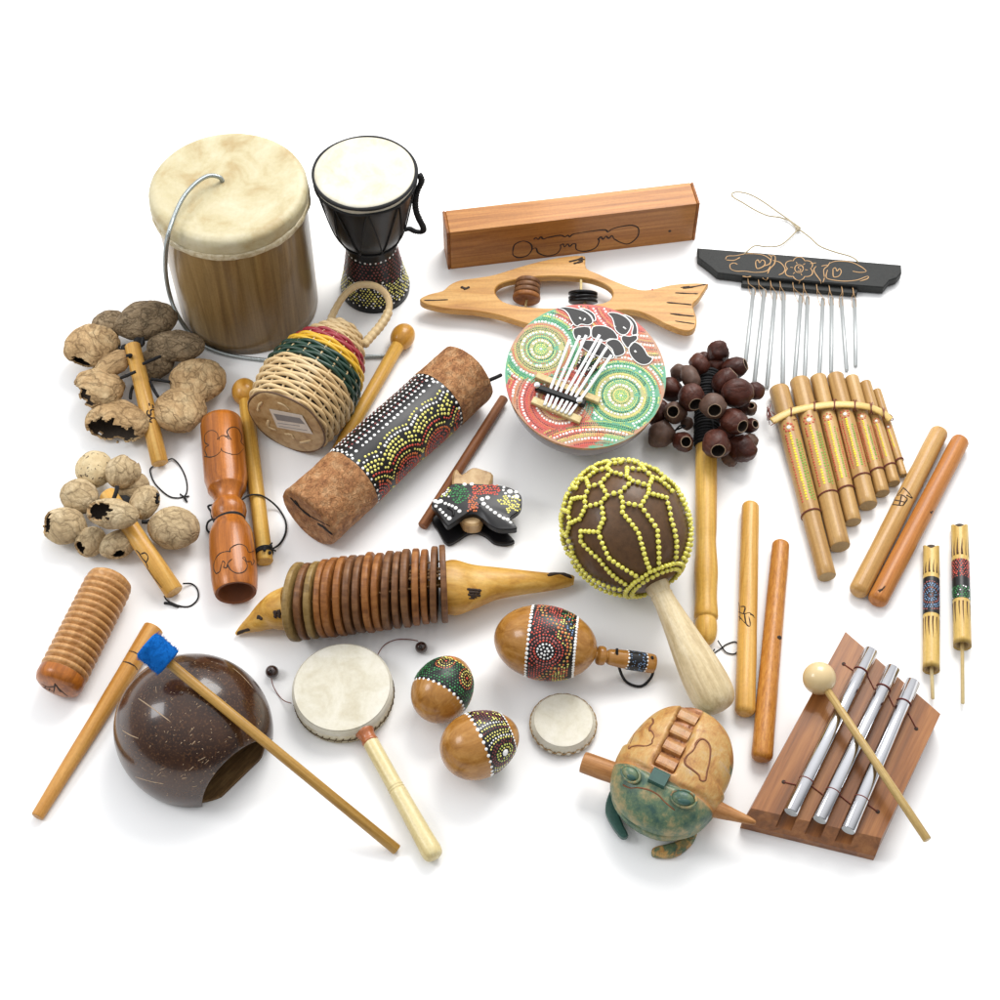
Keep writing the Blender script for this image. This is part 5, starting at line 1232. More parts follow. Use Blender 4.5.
for rad, mt in ((30, 'yellow_dot'), (33, 'yellow_dot'), (36.5, 'brown_dot'), (39.5, 'yellow_dot'), (43, 'white_dot')): D.ring(28, cv, rad, 1.1, g(mt), 1.2, ok=lambda u, v: -1 < v < 29 * s)
D.fill(-U, U, 0, 29 * s, 1.15, lambda u, v: g('brown_dot') if R() < .7 else g('yellow_dot'), 1.25, .2); D.emit(m)
tag(m.build('egg_shaker', None, Vector((C.x, C.y, 0))), 'wooden egg shaker with a maroon and yellow dotted band of circles', 'egg shaker', 'egg shakers')

# egg-shaped maraca
m, M, rf, C, s, pf = egg('', '', '', (545.5, 643), 52, 37.5, 1, .16, blunt=.02, hz=38)
t = thing('painted_maraca', 'short wooden maraca with a broad red dotted band and a black wrist cord', 'maraca', C)
band(m, M, rf, -16 * s, 30 * s, wav=2.2, wk=1); D = Dots(surf_lathe(M, rf, 36)); U = 36 * PI
D.line([(u, -16 * s + 2.2 * sin(u / 36 + .5)) for u in range(-112, 113, 8)], 1.9, g('white_dot'), 1.1); D.line([(u, 30 * s + 2.2 * sin(u / 36 + .5)) for u in range(-112, 113, 8)], 1.7, g('white_dot'), 1.15)
for cu in (8, -68, 84):
    cv = 3
    D.put(cu, cv, 1.5, g('white_dot'))
    for rad, r, mt in ((3.6, 1.4, 'white_dot'), (7, 1.3, 'white_dot'), (10, 1.2, 'red_dot'), (12.8, 1.3, 'rose_dot'), (15.8, 1.2, 'red_dot')): D.ring(cu, cv, rad, r, g(mt), 1.15, ok=lambda u, v: v > -14 * s)
for k in range(3): D.line([(-60, -6 + k * 3.4), (-34, -10 + k * 3.4), (-12, 17 + k * 3.0), (10, 21 + k * 3.0), (36, 2 + k * 3.4), (60, -8 + k * 3.4)], 1.5, g(('orange_dot', 'gold_dot', 'orange_dot')[k]), 1.15)
D.fill(-34, -8, 18, 28 * s, 1.1, lambda u, v: g('blue_dot') if R() < .6 else None, 1.3)
D.fill(-U, U, -14 * s, 28 * s, 1.15, lambda u, v: (g('red_dot') if R() < .7 else g('brown_dot')) if v < 12 else (g('orange_dot') if R() < .4 else (g('green_dot') if u < -30 else g('yellow_dot'))) if noise.noise((u * .08, v * .08, 8)) > -.2 else None, 1.2, .25); D.emit(m); m.build('maraca_body', t)
d = dirpx(1, .16); A = C + d * 50 * s; A.z = 32; E = W(655, 664, 14); L_ = (E - A).length; Mh = fc(A, E)
m = MB(); lathe(m, sprof([(4, 0), (4.2, 1.5), (8.2, 3), (9, 6), (8.4, 9), (5, 10.5), (5, 11.5), (6.5, 13), (7.6, 17), (8.8, L_ * .55), (9, L_ * .8), (9, L_ - 3), (7, L_ - .6), (.1, L_)], 3), Mh, g('egg_wood'), 32, caps=False); rfh = rfun(sprof([(7.2, 13), (8.0, 17), (8.9, L_ * .55), (9, L_ * .8)], 3))
band(m, Mh, rfh, L_ * .52, L_ * .82, lift=.15); D = Dots(surf_lathe(Mh, rfh, 9)); 
for z in (L_ * .52, L_ * .82): D.line([(-28, z), (28, z)], 1.2, g('white_dot'), 1.2)
D.fill(-28, 28, L_ * .54, L_ * .8, .9, lambda u, v: g('blue_dot') if R() < .5 else None, 1.2); D.emit(m); m.build('handle', t)
q = crop(400, 590, 3.571); m = MB(); hs = (38, 30, 14, 3, 2, 2, 6, 16, 26)
tube(m, [W(*q(*p), h) for p, h in zip(((775, 210), (776, 240), (785, 285), (805, 325), (840, 343), (870, 340), (898, 310), (906, 275), (900, 238)), hs)], 1.35, g('black_cord'), 7, 6); m.build('wrist_cord', t)

# ================================================================== SMALL DRUM DISC
th = 13; C0 = W(563.5, 720, th); s = S(C0); rd = 31 * s
t = thing('small_frame_drum', 'tiny round cream drum with a scalloped laced edge', 'drum', C0)
M = upright(Vector((C0.x, C0.y, 0)))
m = MB(); lathe(m, [(rd - 1, .4), (rd + .2, 1.5), (rd, th - 3)], M, g('skin_edge'), 64); m.build('frame', t)
m = MB(); n = 22
lathe(m, sprof([(rd + 1.9, th * .38), (rd + 1.5, th * .5), (rd + .8, th * .66), (rd + .2, th - 3), (rd - 1.4, th - .6), (rd - 4, th), (.1, th - .2)], 4), M, g('skin_white'), 132, lambda r, a, z: (2.0 * abs(sin(a * n / 2)) - .6) if z < th * .55 else 0, caps=False); m.build('drum_skin', t)
m = MB(); tube(m, [M @ Vector(((rd + 1.9 + .5 * cos(n * a_)) * cos(a_), (rd + 1.9) * sin(a_), th * .34 + 2.6 * abs(sin(a_ * n / 2)))) for a_ in [2 * PI * i / 220 for i in range(220)]], .85, g('lace'), 5, closed=True)
tube(m, ringpts(M, rd + 1.2, 3, 90, 1, 22), .7, g('lace'), 5, closed=True); m.build('lacing', t)
# ================================================================== BEADED GOURD MARACA
q = crop(540, 440, 3.571)
hc = 62; C = W(626, 528, hc); s = S(C); ax = dirpx(.47, .80, -.22); M = fr(C, ax, CAM - C)
a_, b_ = 68 * s, 61.5 * s
t = thing('beaded_maraca', 'big brown gourd maraca wrapped in a net of yellow glass beads', 'maraca', C)
m = MB(); ball(m, M, (b_, b_, a_), g('gourd'), 64, 40, lambda v: .012 * noise.noise(v * .03)); m.build('gourd', t)
# the net: strings of beads over the gourd; w = polar angle from the far pole (0) to the handle (PI)
rb = 2.6 * s; m = MB(); placed = []; grid = {}
uvs = MB(); ball(uvs, None, rb, None, 10, 7)
def bead(p):
    k = (int(p.x // 5), int(p.y // 5), int(p.z // 5))
    for i in (-1, 0, 1):
        for j in (-1, 0, 1):
            for l in (-1, 0, 1):
                for o in grid.get((k[0] + i, k[1] + j, k[2] + l), ()):
                    if (o - p).length < rb * 1.55: return
    grid.setdefault(k, []).append(p)
    rot = Matrix.Rotation(R() * 6, 4, 'X') @ Matrix.Rotation(R() * 6, 4, 'Z') @ Matrix.Diagonal((rr(.9, 1.06), rr(.92, 1.06), rr(.8, .95), 1)); m.add(uvs.v, uvs.f, Matrix.Translation(p + V(rr(-.25, .25), rr(-.25, .25), rr(-.25, .25))) @ rot, g('bead'))
def sph(w, a):
    k = 1 + (rb * .92) / b_
    return M @ Vector((b_ * k * sin(w) * cos(a), b_ * k * sin(w) * sin(a), -a_ * k * cos(w)))
def strand(A, Bq):
    P = [sph(A[0] + (Bq[0] - A[0]) * i / 40, A[1] + (Bq[1] - A[1]) * i / 40) for i in range(41)]
    tube(m, P[::5], .55, g('skin_edge'), 5)
    L = sum((P[i + 1] - P[i]).length for i in range(40)); nb_ = max(1, round(L / (rb * 2.04))); cum = 0; k = 0
    for i in range(40):
        d = (P[i + 1] - P[i]).length
        while k <= nb_ and cum + d >= k * L / nb_ - 1e-6: bead(P[i].lerp(P[i + 1], (k * L / nb_ - cum) / max(d, 1e-6))); k += 1
        cum += d
NC = 15; K = NC * 2; da = 2 * PI / K; bands = [.42, .72, 1.02, 1.32, 1.6]; NB = len(bands); amp = .06
jit = {}
def nd(i, k):
    k %= K
    if (i, k) not in jit: jit[(i, k)] = (rr(-.045, .045), rr(-.075, .075))
    return jit[(i, k)]
def pt(i, k):
    a, b = nd(i, k); return (bands[i] + amp * (-1) ** (k + i) + a, k * da + b)
for k in range(K):
    for i in range(NB):
        if i < NB - 1 or R() > .25: strand(pt(i, k), pt(i, k + 1))
        if (k + i) % 2 == 0 and i < NB - 1 and R() > .1: strand(pt(i, k), pt(i + 1, k))
    if (k + NB - 1) % 2 == 0:
        a = pt(NB - 1, k); sg_ = 1 if ((k // 2) % 2) else -1; mid = (2.0 + rr(-.1, .1), a[1] + sg_ * .10 + rr(-.05, .05)); e = (2.60, a[1] - sg_ * .05); strand(a, mid); strand(mid, e)
        strand((2.62, k * da), (2.62, (k + 2) * da)); strand((2.72, k * da), (2.72, (k + 2) * da))
    if k % 2: strand((.14, k * da), pt(0, k))
m.build('bead_net', t)
A = C + ax * (a_ * .93); E = W(*q(645, 965), 21); L_ = (E - A).length; Mh = fc(A, E)
m = MB(); lathe(m, sprof([(11.5, -6), (11.4, 6), (9.6, 12), (10.6, 14), (10.2, 17), (11.2, L_ * .22), (14.6, L_ * .42), (18.4, L_ * .62), (20.2, L_ * .8), (19, L_ * .92), (13.5, L_ * .985), (5, L_ + 1), (.1, L_ + 1.4)], 4), Mh, g('pale_handle'), 48, lambda r, a, z: .35 * noise.noise((cos(a) * 2, sin(a) * 2, z * .05)), caps=False); m.build('handle', t)

# ================================================================== SEED POD RATTLE
q = crop(630, 330, 6.667)
A = W(*q(520, 290), 26); Bm = W(*q(508, 780), 13); E = W(706, 636, 10.5)
t = thing('seed_pod_rattle', 'rattle with a cluster of dark hollow seed pods bound to a long yellow handle', 'rattle', W(*q(520, 520), 0))
L_ = (E - Bm).length; Mh = fc(Bm, E)
m = MB(); lathe(m, sprof([(6, -34), (9.8, -30), (10.6, 0), (10.8, L_ * .2), (10.2, L_ * .45), (9.6, L_ * .52), (10.6, L_ * .6), (11.4, L_ * .68), (10.6, L_ * .76), (10.4, L_ * .82), (11.4, L_ * .90), (10.2, L_ * .915), (9.4, L_ * .92), (10.2, L_ * .935), (10.4, L_ * .97), (9, L_ * 1.01), (5, L_ * 1.035), (.1, L_ * 1.04)], 3), Mh, g('yellow_wood'), 36, caps=False); m.build('handle', t)
m = MB(); Lc = (Bm - A).length; Mc_ = fc(A, Bm)
for k in range(int(Lc / 1.7)): 
    z = k * 1.7; tube(m, ringpts(Mc_, 11 + 1.2 * noise.noise((z * .2, 1, 1)) + (1.2 if k % 2 else 0), z, 24, .6, 1), 1.05, g('black_cord'), 5, closed=True)
lathe(m, [(3, -4), (9, -1), (11, 2), (11, Lc - 1), (10, Lc)], Mc_, g('black_cord'), 24); m.build('thread_binding', t)
seeds = [(588, 145, 62, 68, 34, None, .2, 'seed'), (460, 228, 70, 60, 34, None, 0, 'seed'), (578, 250, 55, 60, 22, None, 0, 'seed'), (698, 255, 80, 66, 32, (.75, .0, .45), 0, 'seed'), (330, 285, 55, 55, 24, None, 0, 'seed_rough'), (402, 318, 84, 56, 38, None, 0, 'seed_rough'),
         (630, 340, 84, 68, 40, (.7, -.4, .5), 0, 'seed'), (268, 398, 72, 72, 22, None, 0, 'seed'), (410, 450, 80, 80, 46, (.25, .75, .25), 0, 'seed'), (715, 420, 98, 84, 46, (.98, -.15, -.05), 0, 'seed'), (838, 408, 58, 54, 26, (.7, -.5, -.3), 0, 'seed'), (555, 505, 78, 78, 50, (.0, .75, .5), 0, 'seed_rough'),
         (192, 550, 75, 80, 18, None, 0, 'seed'), (300, 550, 80, 68, 30, (-.25, .4, .72), 0, 'seed_rough'), (745, 512, 60, 60, 24, None, 0, 'seed'), (806, 525, 55, 38, 24, (-.1, .2, .8), 0, 'seed_rough'), (690, 608, 98, 74, 40, (.5, .62, .4), 0, 'seed'), (800, 640, 55, 45, 20, (.4, .2, .6), 0, 'seed'),
         (212, 692, 88, 78, 14, None, 0, 'seed_rough'), (352, 745, 78, 62, 20, (.15, .45, .7), 0, 'seed'), (575, 758, 96, 84, 38, (.02, .8, .42), 0, 'seed'), (745, 795, 88, 84, 18, None, 0, 'seed'), (378, 620, 38, 40, 14, None, 0, 'seed_rough'), (662, 845, 60, 50, 10, None, 0, 'seed_rough'), (802, 742, 45, 50, 12, None, 0, 'seed_rough'),
         (500, 200, 50, 50, 18, None, 0, 'seed'), (590, 400, 60, 60, 22, None, 0, 'seed'), (640, 700, 60, 60, 18, None, 0, 'seed')]
for i, (x, y, rx, ry, h, ho, _, mt) in enumerate(seeds):
    c = W(*q(x, y), h + 4); s = S(c); ra, rb2 = rx / 6.667 * s * 1.13, ry / 6.667 * s * 1.13
    if ho is None:
        d = dirpx(x - 520, y - 480, .5); mm = MB(); k = Vector((i, i * 2, 1))
        ball(mm, fr(c, d), (rb2, rb2 * .97, ra), g(mt), 28, 18, lambda v: .2 * noise.noise(v.normalized() * 1.2 + k) + .06 * noise.noise(v.normalized() * 4 + k)); mm.build('seed_pod', t); continue
    d = dirpx(ho[0], ho[1], ho[2]); MM_ = fr(c, d, ZUP); a = max(ra, rb2) * 1.0; b = min(ra, rb2) * 1.0; k = i * 1.7
    hr_ = b * .48; zt = a * .86
    pf = sprof([(.1, -a), (b * .55, -a * .86), (b * .92, -a * .45), (b, 0), (b * .93, a * .42), (b * .72, a * .72), (hr_ + 1.2, zt), (hr_ + .5, zt + .5)], 4)
    mm = MB(); lathe(mm, pf, MM_, g(mt), 32, lambda r, an, z: r * (.16 * noise.noise((cos(an) * 1.1 + k, sin(an) * 1.1, z * .05)) + .03 * noise.noise((cos(an) * 4 + k, sin(an) * 4, z * .3)) - .06 * max(0, 1 - abs(an - 2.2) * 6) - .05 * max(0, 1 - abs(an - 5.1) * 6)), caps=False)
    lathe(mm, [(hr_ + .7, zt + .4), (hr_ + .4, zt + .8), (hr_ - .2, zt + .3)], MM_, g('seed_rim'), 32, lambda r, an, z: .3 * noise.noise((cos(an) * 3 + k, sin(an) * 3, 0)), caps=False)
    lathe(mm, [(hr_ - .2, zt + .3), (hr_ + .6, zt - 4), (b * .7, 0), (.1, -a * .6)], MM_, g('nut_in_and_gap_shade'), 28, caps=False)
    mm.build('seed_pod', t)
m = MB()
for P in ([(400, 630, 18), (350, 650, 20), (300, 668, 18)], [(380, 640, 20), (330, 640, 20), (290, 690, 18)], [(555, 430, 48), (552, 380, 34), (545, 330, 30)], [(560, 690, 46), (556, 650, 34), (550, 600, 30)], [(480, 300, 36), (520, 288, 38), (560, 300, 36)]): tube(m, [W(*q(a, b), h) for a, b, h in P], .9, g('black_cord'), 6, 5)
m.build('binding_cord', t)
q3 = crop(680, 480, 3.226)
cordloop(t, [(*q3(112, 545), 4), (*q3(105, 560), 1), (*q3(130, 545), .9), (*q3(150, 530), .9), (*q3(178, 522), .9), (*q3(190, 538), .9), (*q3(178, 560), .9), (*q3(150, 556), 1.2), (*q3(133, 535), 2.2), (*q3(122, 518), 5)], .65, name='hanging_loop')

# ================================================================== PANPIPE
q = crop(750, 360, 4)
pipes = [((116, 118), (308, 868), 40, 36), ((198, 86), (361, 748), 40, 40), ((272, 72), (413, 650), 33, 33), ((341, 66), (473, 583), 34, 37), ((406, 74), (530, 535), 29, 30), ((461, 93), (577, 495), 23, 26), ((507, 123), (614, 463), 17, 17)]
t = thing('panpipe', 'panpipe of seven bamboo pipes with dotted flowers, tied by a bamboo strip', 'panpipe', W(*q(340, 400), 0))
strip = [(88, 246), (130, 222), (180, 202), (260, 186), (340, 178), (420, 180), (480, 190), (530, 212), (562, 240)]
for i, (a, b, ra, rb_) in enumerate(pipes):
    tie = (.685, .71, .79, .80, .82, .84, .83)[i]; flo = (.245, .28, .317, .342, .377, .42, .46)[i]; dend = (.645, .68, .745, .755, .765, .78, .73)[i]
    k = S(W(*q(*a), 9)) / 4; A, E = W(*q(*a), ra * k + .3), W(*q(*b), rb_ * k + .3); L_ = (E - A).length; M = fc(A, E); Ra, Rb_ = ra * k, rb_ * k; m = MB()
    rf = lambda z, L_=L_, Ra=Ra, Rb_=Rb_: Ra + (Rb_ - Ra) * z / L_ - (.5 if z > L_ * tie else 0)
    pf = [(Ra * .74, 22), (Ra * .74, 1), (Ra * .8, 0), (Ra * .97, 0), (Ra, 1)] + [(rf(L_ * j / 24), L_ * j / 24) for j in range(1, 24)] + [(Rb_ - .5, L_ - 1), (Rb_ - 1.2, L_)]
    o_ = R() * 9; lathe(m, pf, M, g('bamboo'), 36, lambda r, an, z: .25 * noise.noise((cos(an) + o_, sin(an), z * .02)), caps=False)
    lathe(m, [(Rb_ - 1.2, L_), (.1, L_ - .6)], M, g('bamboo_end'), 36, caps=False)
    D = Dots(surf_lathe(M, lambda z: rf(z) + .12, Ra)); sz = max(.55, Ra / 9.5); zf = L_ * flo
    D.put(0, zf, 2.1 * sz, g('white_dot')); D.ring(0, zf, 4.6 * sz, 1.3 * sz, g('red_paint'), 1.3)
    zs, ze = zf + 7 * sz, L_ * dend; 
    nn_ = int((ze - zs) / (2.9 * sz))
    for j in range(nn_): 
        z = zs + (ze - zs) * j / nn_; D.put(rr(-.3, .3), z, 1.35 * sz, g('yellow_paint'), True)
        D.put(4.8 * sz + rr(-.3, .3), z + 1, 1.25 * sz, g('red_paint'), True); D.put(8.2 * sz + rr(-.3, .3), z - 1, 1.2 * sz, g('red_paint'), True) if i > 2 else None; 
        if 2 < j and i < 5: D.put(-4.6 * sz + rr(-.3, .3), z - 1, 1.2 * sz, g('green_paint'), True); D.put(-7.8 * sz, z + .5, 1.1 * sz, g('green_paint' if i < 2 else 'red_paint'), True)
    D.emit(m, .4)
    o = m.build('bamboo_pipe', t)
    m = MB(); 
    for dz in (0, .9): tube(m, ringpts(M, rf(L_ * tie - 1) + .45, L_ * tie + dz, 30, 1.2, 1), .4, g('red_thread'), 5, closed=True)
    m.build('thread_ring', o)
hh = 21
for side, off, hz in (('front', 0, 20.6),):
    m = MB(); P = smooth_pts([W(*q(x, y), hz - (1.5 if i in (0,) else 0) - (i > 5) * 2.2 * (i - 5)) for i, (x, y) in enumerate(strip)], 6)
    tube(m, P, 4.3, g('bamboo_light'), 10, up=ZUP, flat=(1.0, .28)); m.build('binding_strip', t)
m = MB()
for i, (x, y) in enumerate([(165, 208), (258, 186), (338, 178), (420, 181), (485, 192), (535, 214)]):
    for k in (-1, 1): tube(m, [W(*q(x - 5 * k, y - 22), 14), W(*q(x - 2 * k, y - 14), 21.5), W(*q(x + 2 * k, y + 14), 21.5 - (i > 3) * 2), W(*q(x + 5 * k, y + 24), 12)], .5, g('red_thread'), 5, 4)
for k in range(9): tube(m, [W(*q(84 + rr(-6, 6), 232 + rr(-10, 10)), 15), W(*q(75 + rr(-8, 5), 215 + rr(-30, 30)), 10 + rr(0, 6)), W(*q(78 + rr(-12, 8), 200 + rr(-25, 60)), 8 + rr(0, 5))], .4, g('red_thread'), 5, 4)
tube(m, [W(*q(*p), 20) for p in ((84, 205), (110, 225), (160, 240), (190, 235))], .45, g('red_thread'), 5, 4); tube(m, [W(*q(*p), 20) for p in ((84, 262), (100, 250), (120, 230), (150, 212))], .45, g('red_thread'), 5, 4)
tube(m, [W(*q(x, y), h) for x, y, h in ((555, 215, 14), (568, 225, 14), (572, 240, 12), (560, 240, 14))], .5, g('red_thread'), 5, 4)
m.build('binding_thread', t)
m = MB(); P = smooth_pts([W(*q(x + 14, y + 38), 3) for x, y in strip], 5); tube(m, P, 3, g('bamboo_light'), 8, up=ZUP, flat=(1.1, .35)) 
# back strip sits under the pipes' curve, tucked between pipes and table

# ================================================================== TWO BIRD WHISTLES
q = crop(905, 510, 5)
def whistle(label, top, bot, end, hw, burns, bands):
    A, E = W(*q(*top), 8.4), W(*q(*bot), 8.4); L_ = (E - A).length; k = S(A) / 5; r = hw * k; M = fc(A, E)
    t = thing('bamboo_whistle', label, 'whistle', (A + E) / 2, 'bamboo slide whistles')
    m = MB(); nn = 40; vs = []; rows_ = [0, .4, 1] + [L_ * j / 20 for j in range(1, 20)] + [L_ - .5, L_]
    for zi, z in enumerate(rows_):
        for j in range(nn):
            a = 2 * PI * j / nn; rr_ = r - (.4 if zi in (0, len(rows_) - 1) else 0); zz = z + (3.2 * cos(a) + (4 * max(0, cos(a)) ** 6)) * max(0, 1 - z / 14) + 2
            vs.append((rr_ * cos(a), rr_ * sin(a), min(zz, L_) if z >= L_ else zz))
    m.add(vs, grid_faces(len(rows_), nn), M, g('bamboo_light'))
    lathe(m, [(r - .4, L_), (r * .66, L_), (r * .62, L_ - 14), (.1, L_ - 15)], M, g('bamboo_end'), 40, caps=False)
    lathe(m, [(r * .64, 12), (r * .62, 3.5), (r * .1, 3.4)], M, g('nut_in_and_gap_shade'), 24, caps=False)
    tp = [(vs[j][0], vs[j][1], vs[j][2]) for j in range(nn)]; inn_ = [(x * .72 - .8, y * .72, z + .1) for x, y, z in tp]
    m.add(tp + inn_, [(j, nn + j, nn + (j + 1) % nn, (j + 1) % nn) for j in range(nn)], M, g('bamboo_end'))
    rf = lambda z: r
    # scorched flames pointing away from the painted band
    def flame(u, z0, z1, w):
        P = []; 
        for s_ in range(9): f = s_ / 8; a = (u + .25 * sin(f * 5)) / r; P.append(M @ Vector(((r + .03) * cos(a), (r + .03) * sin(a), z0 + (z1 - z0) * f)))
        tube(m, P, lambda f: w * (1 - f) ** .8 + .05, g('burn_brown'), 5, up=M.to_3x3() @ Vector((cos(u / r), sin(u / r), 0)), flat=(1, .2))
    for b0, b1 in burns:
        for j in range(13): flame(-r * PI + 2 * PI * r * j / 13 + rr(-.4, .4), L_ * b0, L_ * (b0 + (b1 - b0) * rr(.65, 1.05)), rr(.6, 1.1))
    D = Dots(surf_lathe(M, rf, r)); U = r * PI
    for b in bands:
        band(m, M, rf, L_ * b[0], L_ * b[1], lift=.12)
        if b[2] == 'swirl':
            c = (0.5, L_ * (b[0] + b[1]) / 2 + 1)
            D.put(*c, .8, g('blue_dot')) 
            for rad, mt in ((2.0, 'brown_dot'), (4.0, 'blue_dot'), (6.2, 'blue_dot'), (8.6, 'rose_dot'), (11, 'blue_dot'), (13.2, 'blue_dot'), (15.4, 'rose_dot')): D.ring(*c, rad, 1.0, g(mt), 1.25, ok=lambda u, v: L_ * b[0] + .8 < v < L_ * b[1] - .8)
        elif b[2]: D.fill(-U, U, L_ * b[0], L_ * b[1], 1.1, lambda u, v: g(b[2]) if R() < .85 else g('rose_dot' if b[2] == 'red_dot' else 'white_dot'), 1.2, .3)
    D.emit(m)
    m.build('whistle_tube', t)
    m = MB(); Ap = A + (E - A).normalized() * (L_ - 12); Ee = W(*q(*end), 6.5); lathe(m, [(1.7, 0), (1.7, (Ee - Ap).length - .4), (1.3, (Ee - Ap).length)], fc(Ap, Ee), g('pale_wood'), 14); m.build('plunger_rod', t)
whistle('shorter bamboo slide whistle with a blue and black dotted band', (131, 172), (131, 795), (139, 945), 40, [(.265, .14), (.62, .80)], [(.30, .59, 'swirl')])
whistle('taller bamboo slide whistle with red and green dotted bands, at the far right', (272, 68), (287, 675), (289, 968), 42, [(.30, .12), (.68, .86)], [(.335, .49, 'red_dot'), (.49, .555, None), (.555, .655, 'green_dot')])

# ================================================================== WOODEN FROG
q = crop(590, 700, 6.25)
t = thing('wooden_frog', 'carved wooden frog with green-stained head and a notched ridge along its back', 'frog rasp', W(665, 775, 0))
Pt_, Ph = W(697, 728, 30), W(648, 820, 30); axd = (Ph - Pt_).normalized(); C = (Pt_ + Ph) / 2; C.z = 31; s = S(C)
M = fr(C, axd, ZUP); side = M.to_3x3() @ Vector((0, 1, 0))     # local x up, y = z cross x, z towards the head
Lh = 71 * s; Wd = 55 * s; Ht = 31
nu, nv = 140, 110; vs = []; cl = []
Mi_ = M.inverted(); g1, g2 = Mi_ @ W(*q(442, 470), 60), Mi_ @ W(*q(608, 112), 54)
ycf = lambda z: g1.y + (g2.y - g1.y) * (z - g1.z) / (g2.z - g1.z)
def frogr(w, a):
    # superellipse section; w in -1..1 along the body
    e = (1 - abs(w) ** 2.5) ** (1 / 2.3) if abs(w) < 1 else 0
    wd = Wd * e * (1.0 + (.03 if w > 0 else -.02)); ht = Ht * (e ** .75) * (1.0 if w < .1 else 1 - .18 * (w - .1))
    ca, sa = cos(a), sin(a); x = abs(ca) ** (2 / 2.2) * (1 if ca > 0 else -1) * ht; y = abs(sa) ** (2 / 2.2) * (1 if sa > 0 else -1) * wd
    return x, y
for i in range(nv + 1):
    w = -cos(PI * i / nv) * .9995
    for j in range(nu):
        a = 2 * PI * j / nu; x, y = frogr(w, a); z = w * Lh
        if x > 0:
            if w < .24 and w > -.96: 
                gy = abs(y - ycf(z)); d_ = max(0, 1 - max(0, gy - 9.4) / 1.2); d_ = min(1, d_); x -= d_ * 7 * min(1, (w + .96) / .1) * min(1, (.24 - w) / .04)
            # brow crease in front of the eyes, then the forehead
            cr = math.exp(-((w - .34 - .05 * cos(y * .08)) / .035) ** 2); x -= 3.2 * cr
            if w > .36: x += 2.5 * math.exp(-((w - .6) / .25) ** 2)
        # mouth line
        ml = math.exp(-((x - 2) / 1.6) ** 2) if w > .05 else 0; y *= 1 - .035 * ml; z *= 1 - .03 * ml
        nn = noise.noise((x * .05, y * .05, z * .05)); x += nn * .8; y += nn * .8
        vs.append((x, y, z))
        edge = max(0, abs(y) / Wd - .78) * 3; gr = .42 if w > .36 else -.55
        if w > .36: gr = .42
        gr = max(gr, -.6 + edge * 1.3 * (1.2 if w < -.3 else .6)); gr = max(gr, -.6 + max(0, -w - .8) * 4)
        gv = max(0, 1 - max(0, abs(y - ycf(z)) - 9) / 1.5) if (x > 0 and -.96 < w < .27) else 0; gv = max(gv, .6 * math.exp(-((w - .32) / .04) ** 2) if x > 0 and w > .2 else 0)
        cl.append((max(0, min(1, gr + .5)), gv, 0))
m = MB(); m.add(vs, grid_faces(nv + 1, nu), M, g('frog'), True, cl)
for i0, fl_ in ((0, 1), (nv * nu, 0)):
    rg = vs[i0:i0 + nu]; c_ = (sum(v[0] for v in rg) / nu, sum(v[1] for v in rg) / nu, rg[0][2] + (-.3 if fl_ else .3)); m.add([c_] + rg, [(0, (j + 1) % nu + 1, j + 1) if fl_ else (0, j + 1, (j + 1) % nu + 1) for j in range(nu)], M, g('frog'), True, [cl[i0]] * (nu + 1))
bvf = m.bvh()
for c, r in (([(245, 305), (260, 292), (300, 285), (350, 288), (385, 270), (388, 250), (400, 225), (385, 195), (372, 190), (378, 165), (395, 140), (388, 115)], 1.0), ([(245, 305), (240, 295), (270, 230), (300, 150), (330, 120), (385, 112)], .55), ([(655, 300), (665, 270), (690, 245), (720, 250), (745, 280), (752, 320), (745, 390), (730, 450), (720, 500), (690, 500), (680, 470), (640, 435), (600, 405), (592, 375), (610, 345), (640, 320), (655, 300)], .95),
             ([(480, 445), (520, 370), (560, 280), (610, 190), (655, 110)], .8), ([(380, 470), (420, 380), (455, 290), (500, 200), (560, 90)], .8),
             ([(205, 530), (250, 550), (300, 548), (360, 560), (420, 590), (470, 640), (530, 690)], .7)): scribe(m, bvf, [q(*p) for p in c], r, g('frog_brown'), 4, .02)
m.build('frog_body', t)
# notched ridge: wedge blocks in the groove
def onf(x, y): h, n = hit(bvf, *q(x, y)); return h
for i, ((x, y), ln, hgt, mt) in enumerate((((430, 500), 15, 8.5, 'frog_dark'), ((474, 395), 14.5, 5.0, 'frog_ridge'), ((517, 300), 14.5, 5.0, 'frog_ridge'), ((560, 205), 14.5, 5.0, 'frog_ridge'), ((605, 112), 14.5, 5.0, 'frog_ridge'))):
    h = onf(x, y); mm = MB(); k = MM_ = fr(M @ Vector(((Mi_ @ h).x - 0.5, ycf((Mi_ @ h).z), (Mi_ @ h).z)), axd, ZUP)
    z0, z1 = -ln / 2, ln / 2; wd = 8.6 if i else 7.5
    sec = [(-1, z0), (hgt * .35, z0), (hgt * .85, z0 + ln * .3), (hgt, z1 - ln * .28), (hgt * .95, z1 - 2), (-1, z1)] if i else [(-1, z0), (hgt * .8, z0 + 1), (hgt, z0 + 3), (hgt * .92, z1 - 1), (-1, z1)]
    v_ = [(x_, -wd, z_) for x_, z_ in sec] + [(x_, wd, z_) for x_, z_ in sec]; n_ = len(sec)
    f_ = [(a, (a + 1) % n_, n_ + (a + 1) % n_, n_ + a) for a in range(n_)] + [tuple(reversed(range(n_))), tuple(range(n_, 2 * n_))]
    mm.add(v_, f_, MM_, g('frog' if i else mt), False, [(.05, .55 if a_ % n_ in (2, 3, 4) else .95, 0) for a_ in range(len(v_))]); mm.build('back_ridge', t)
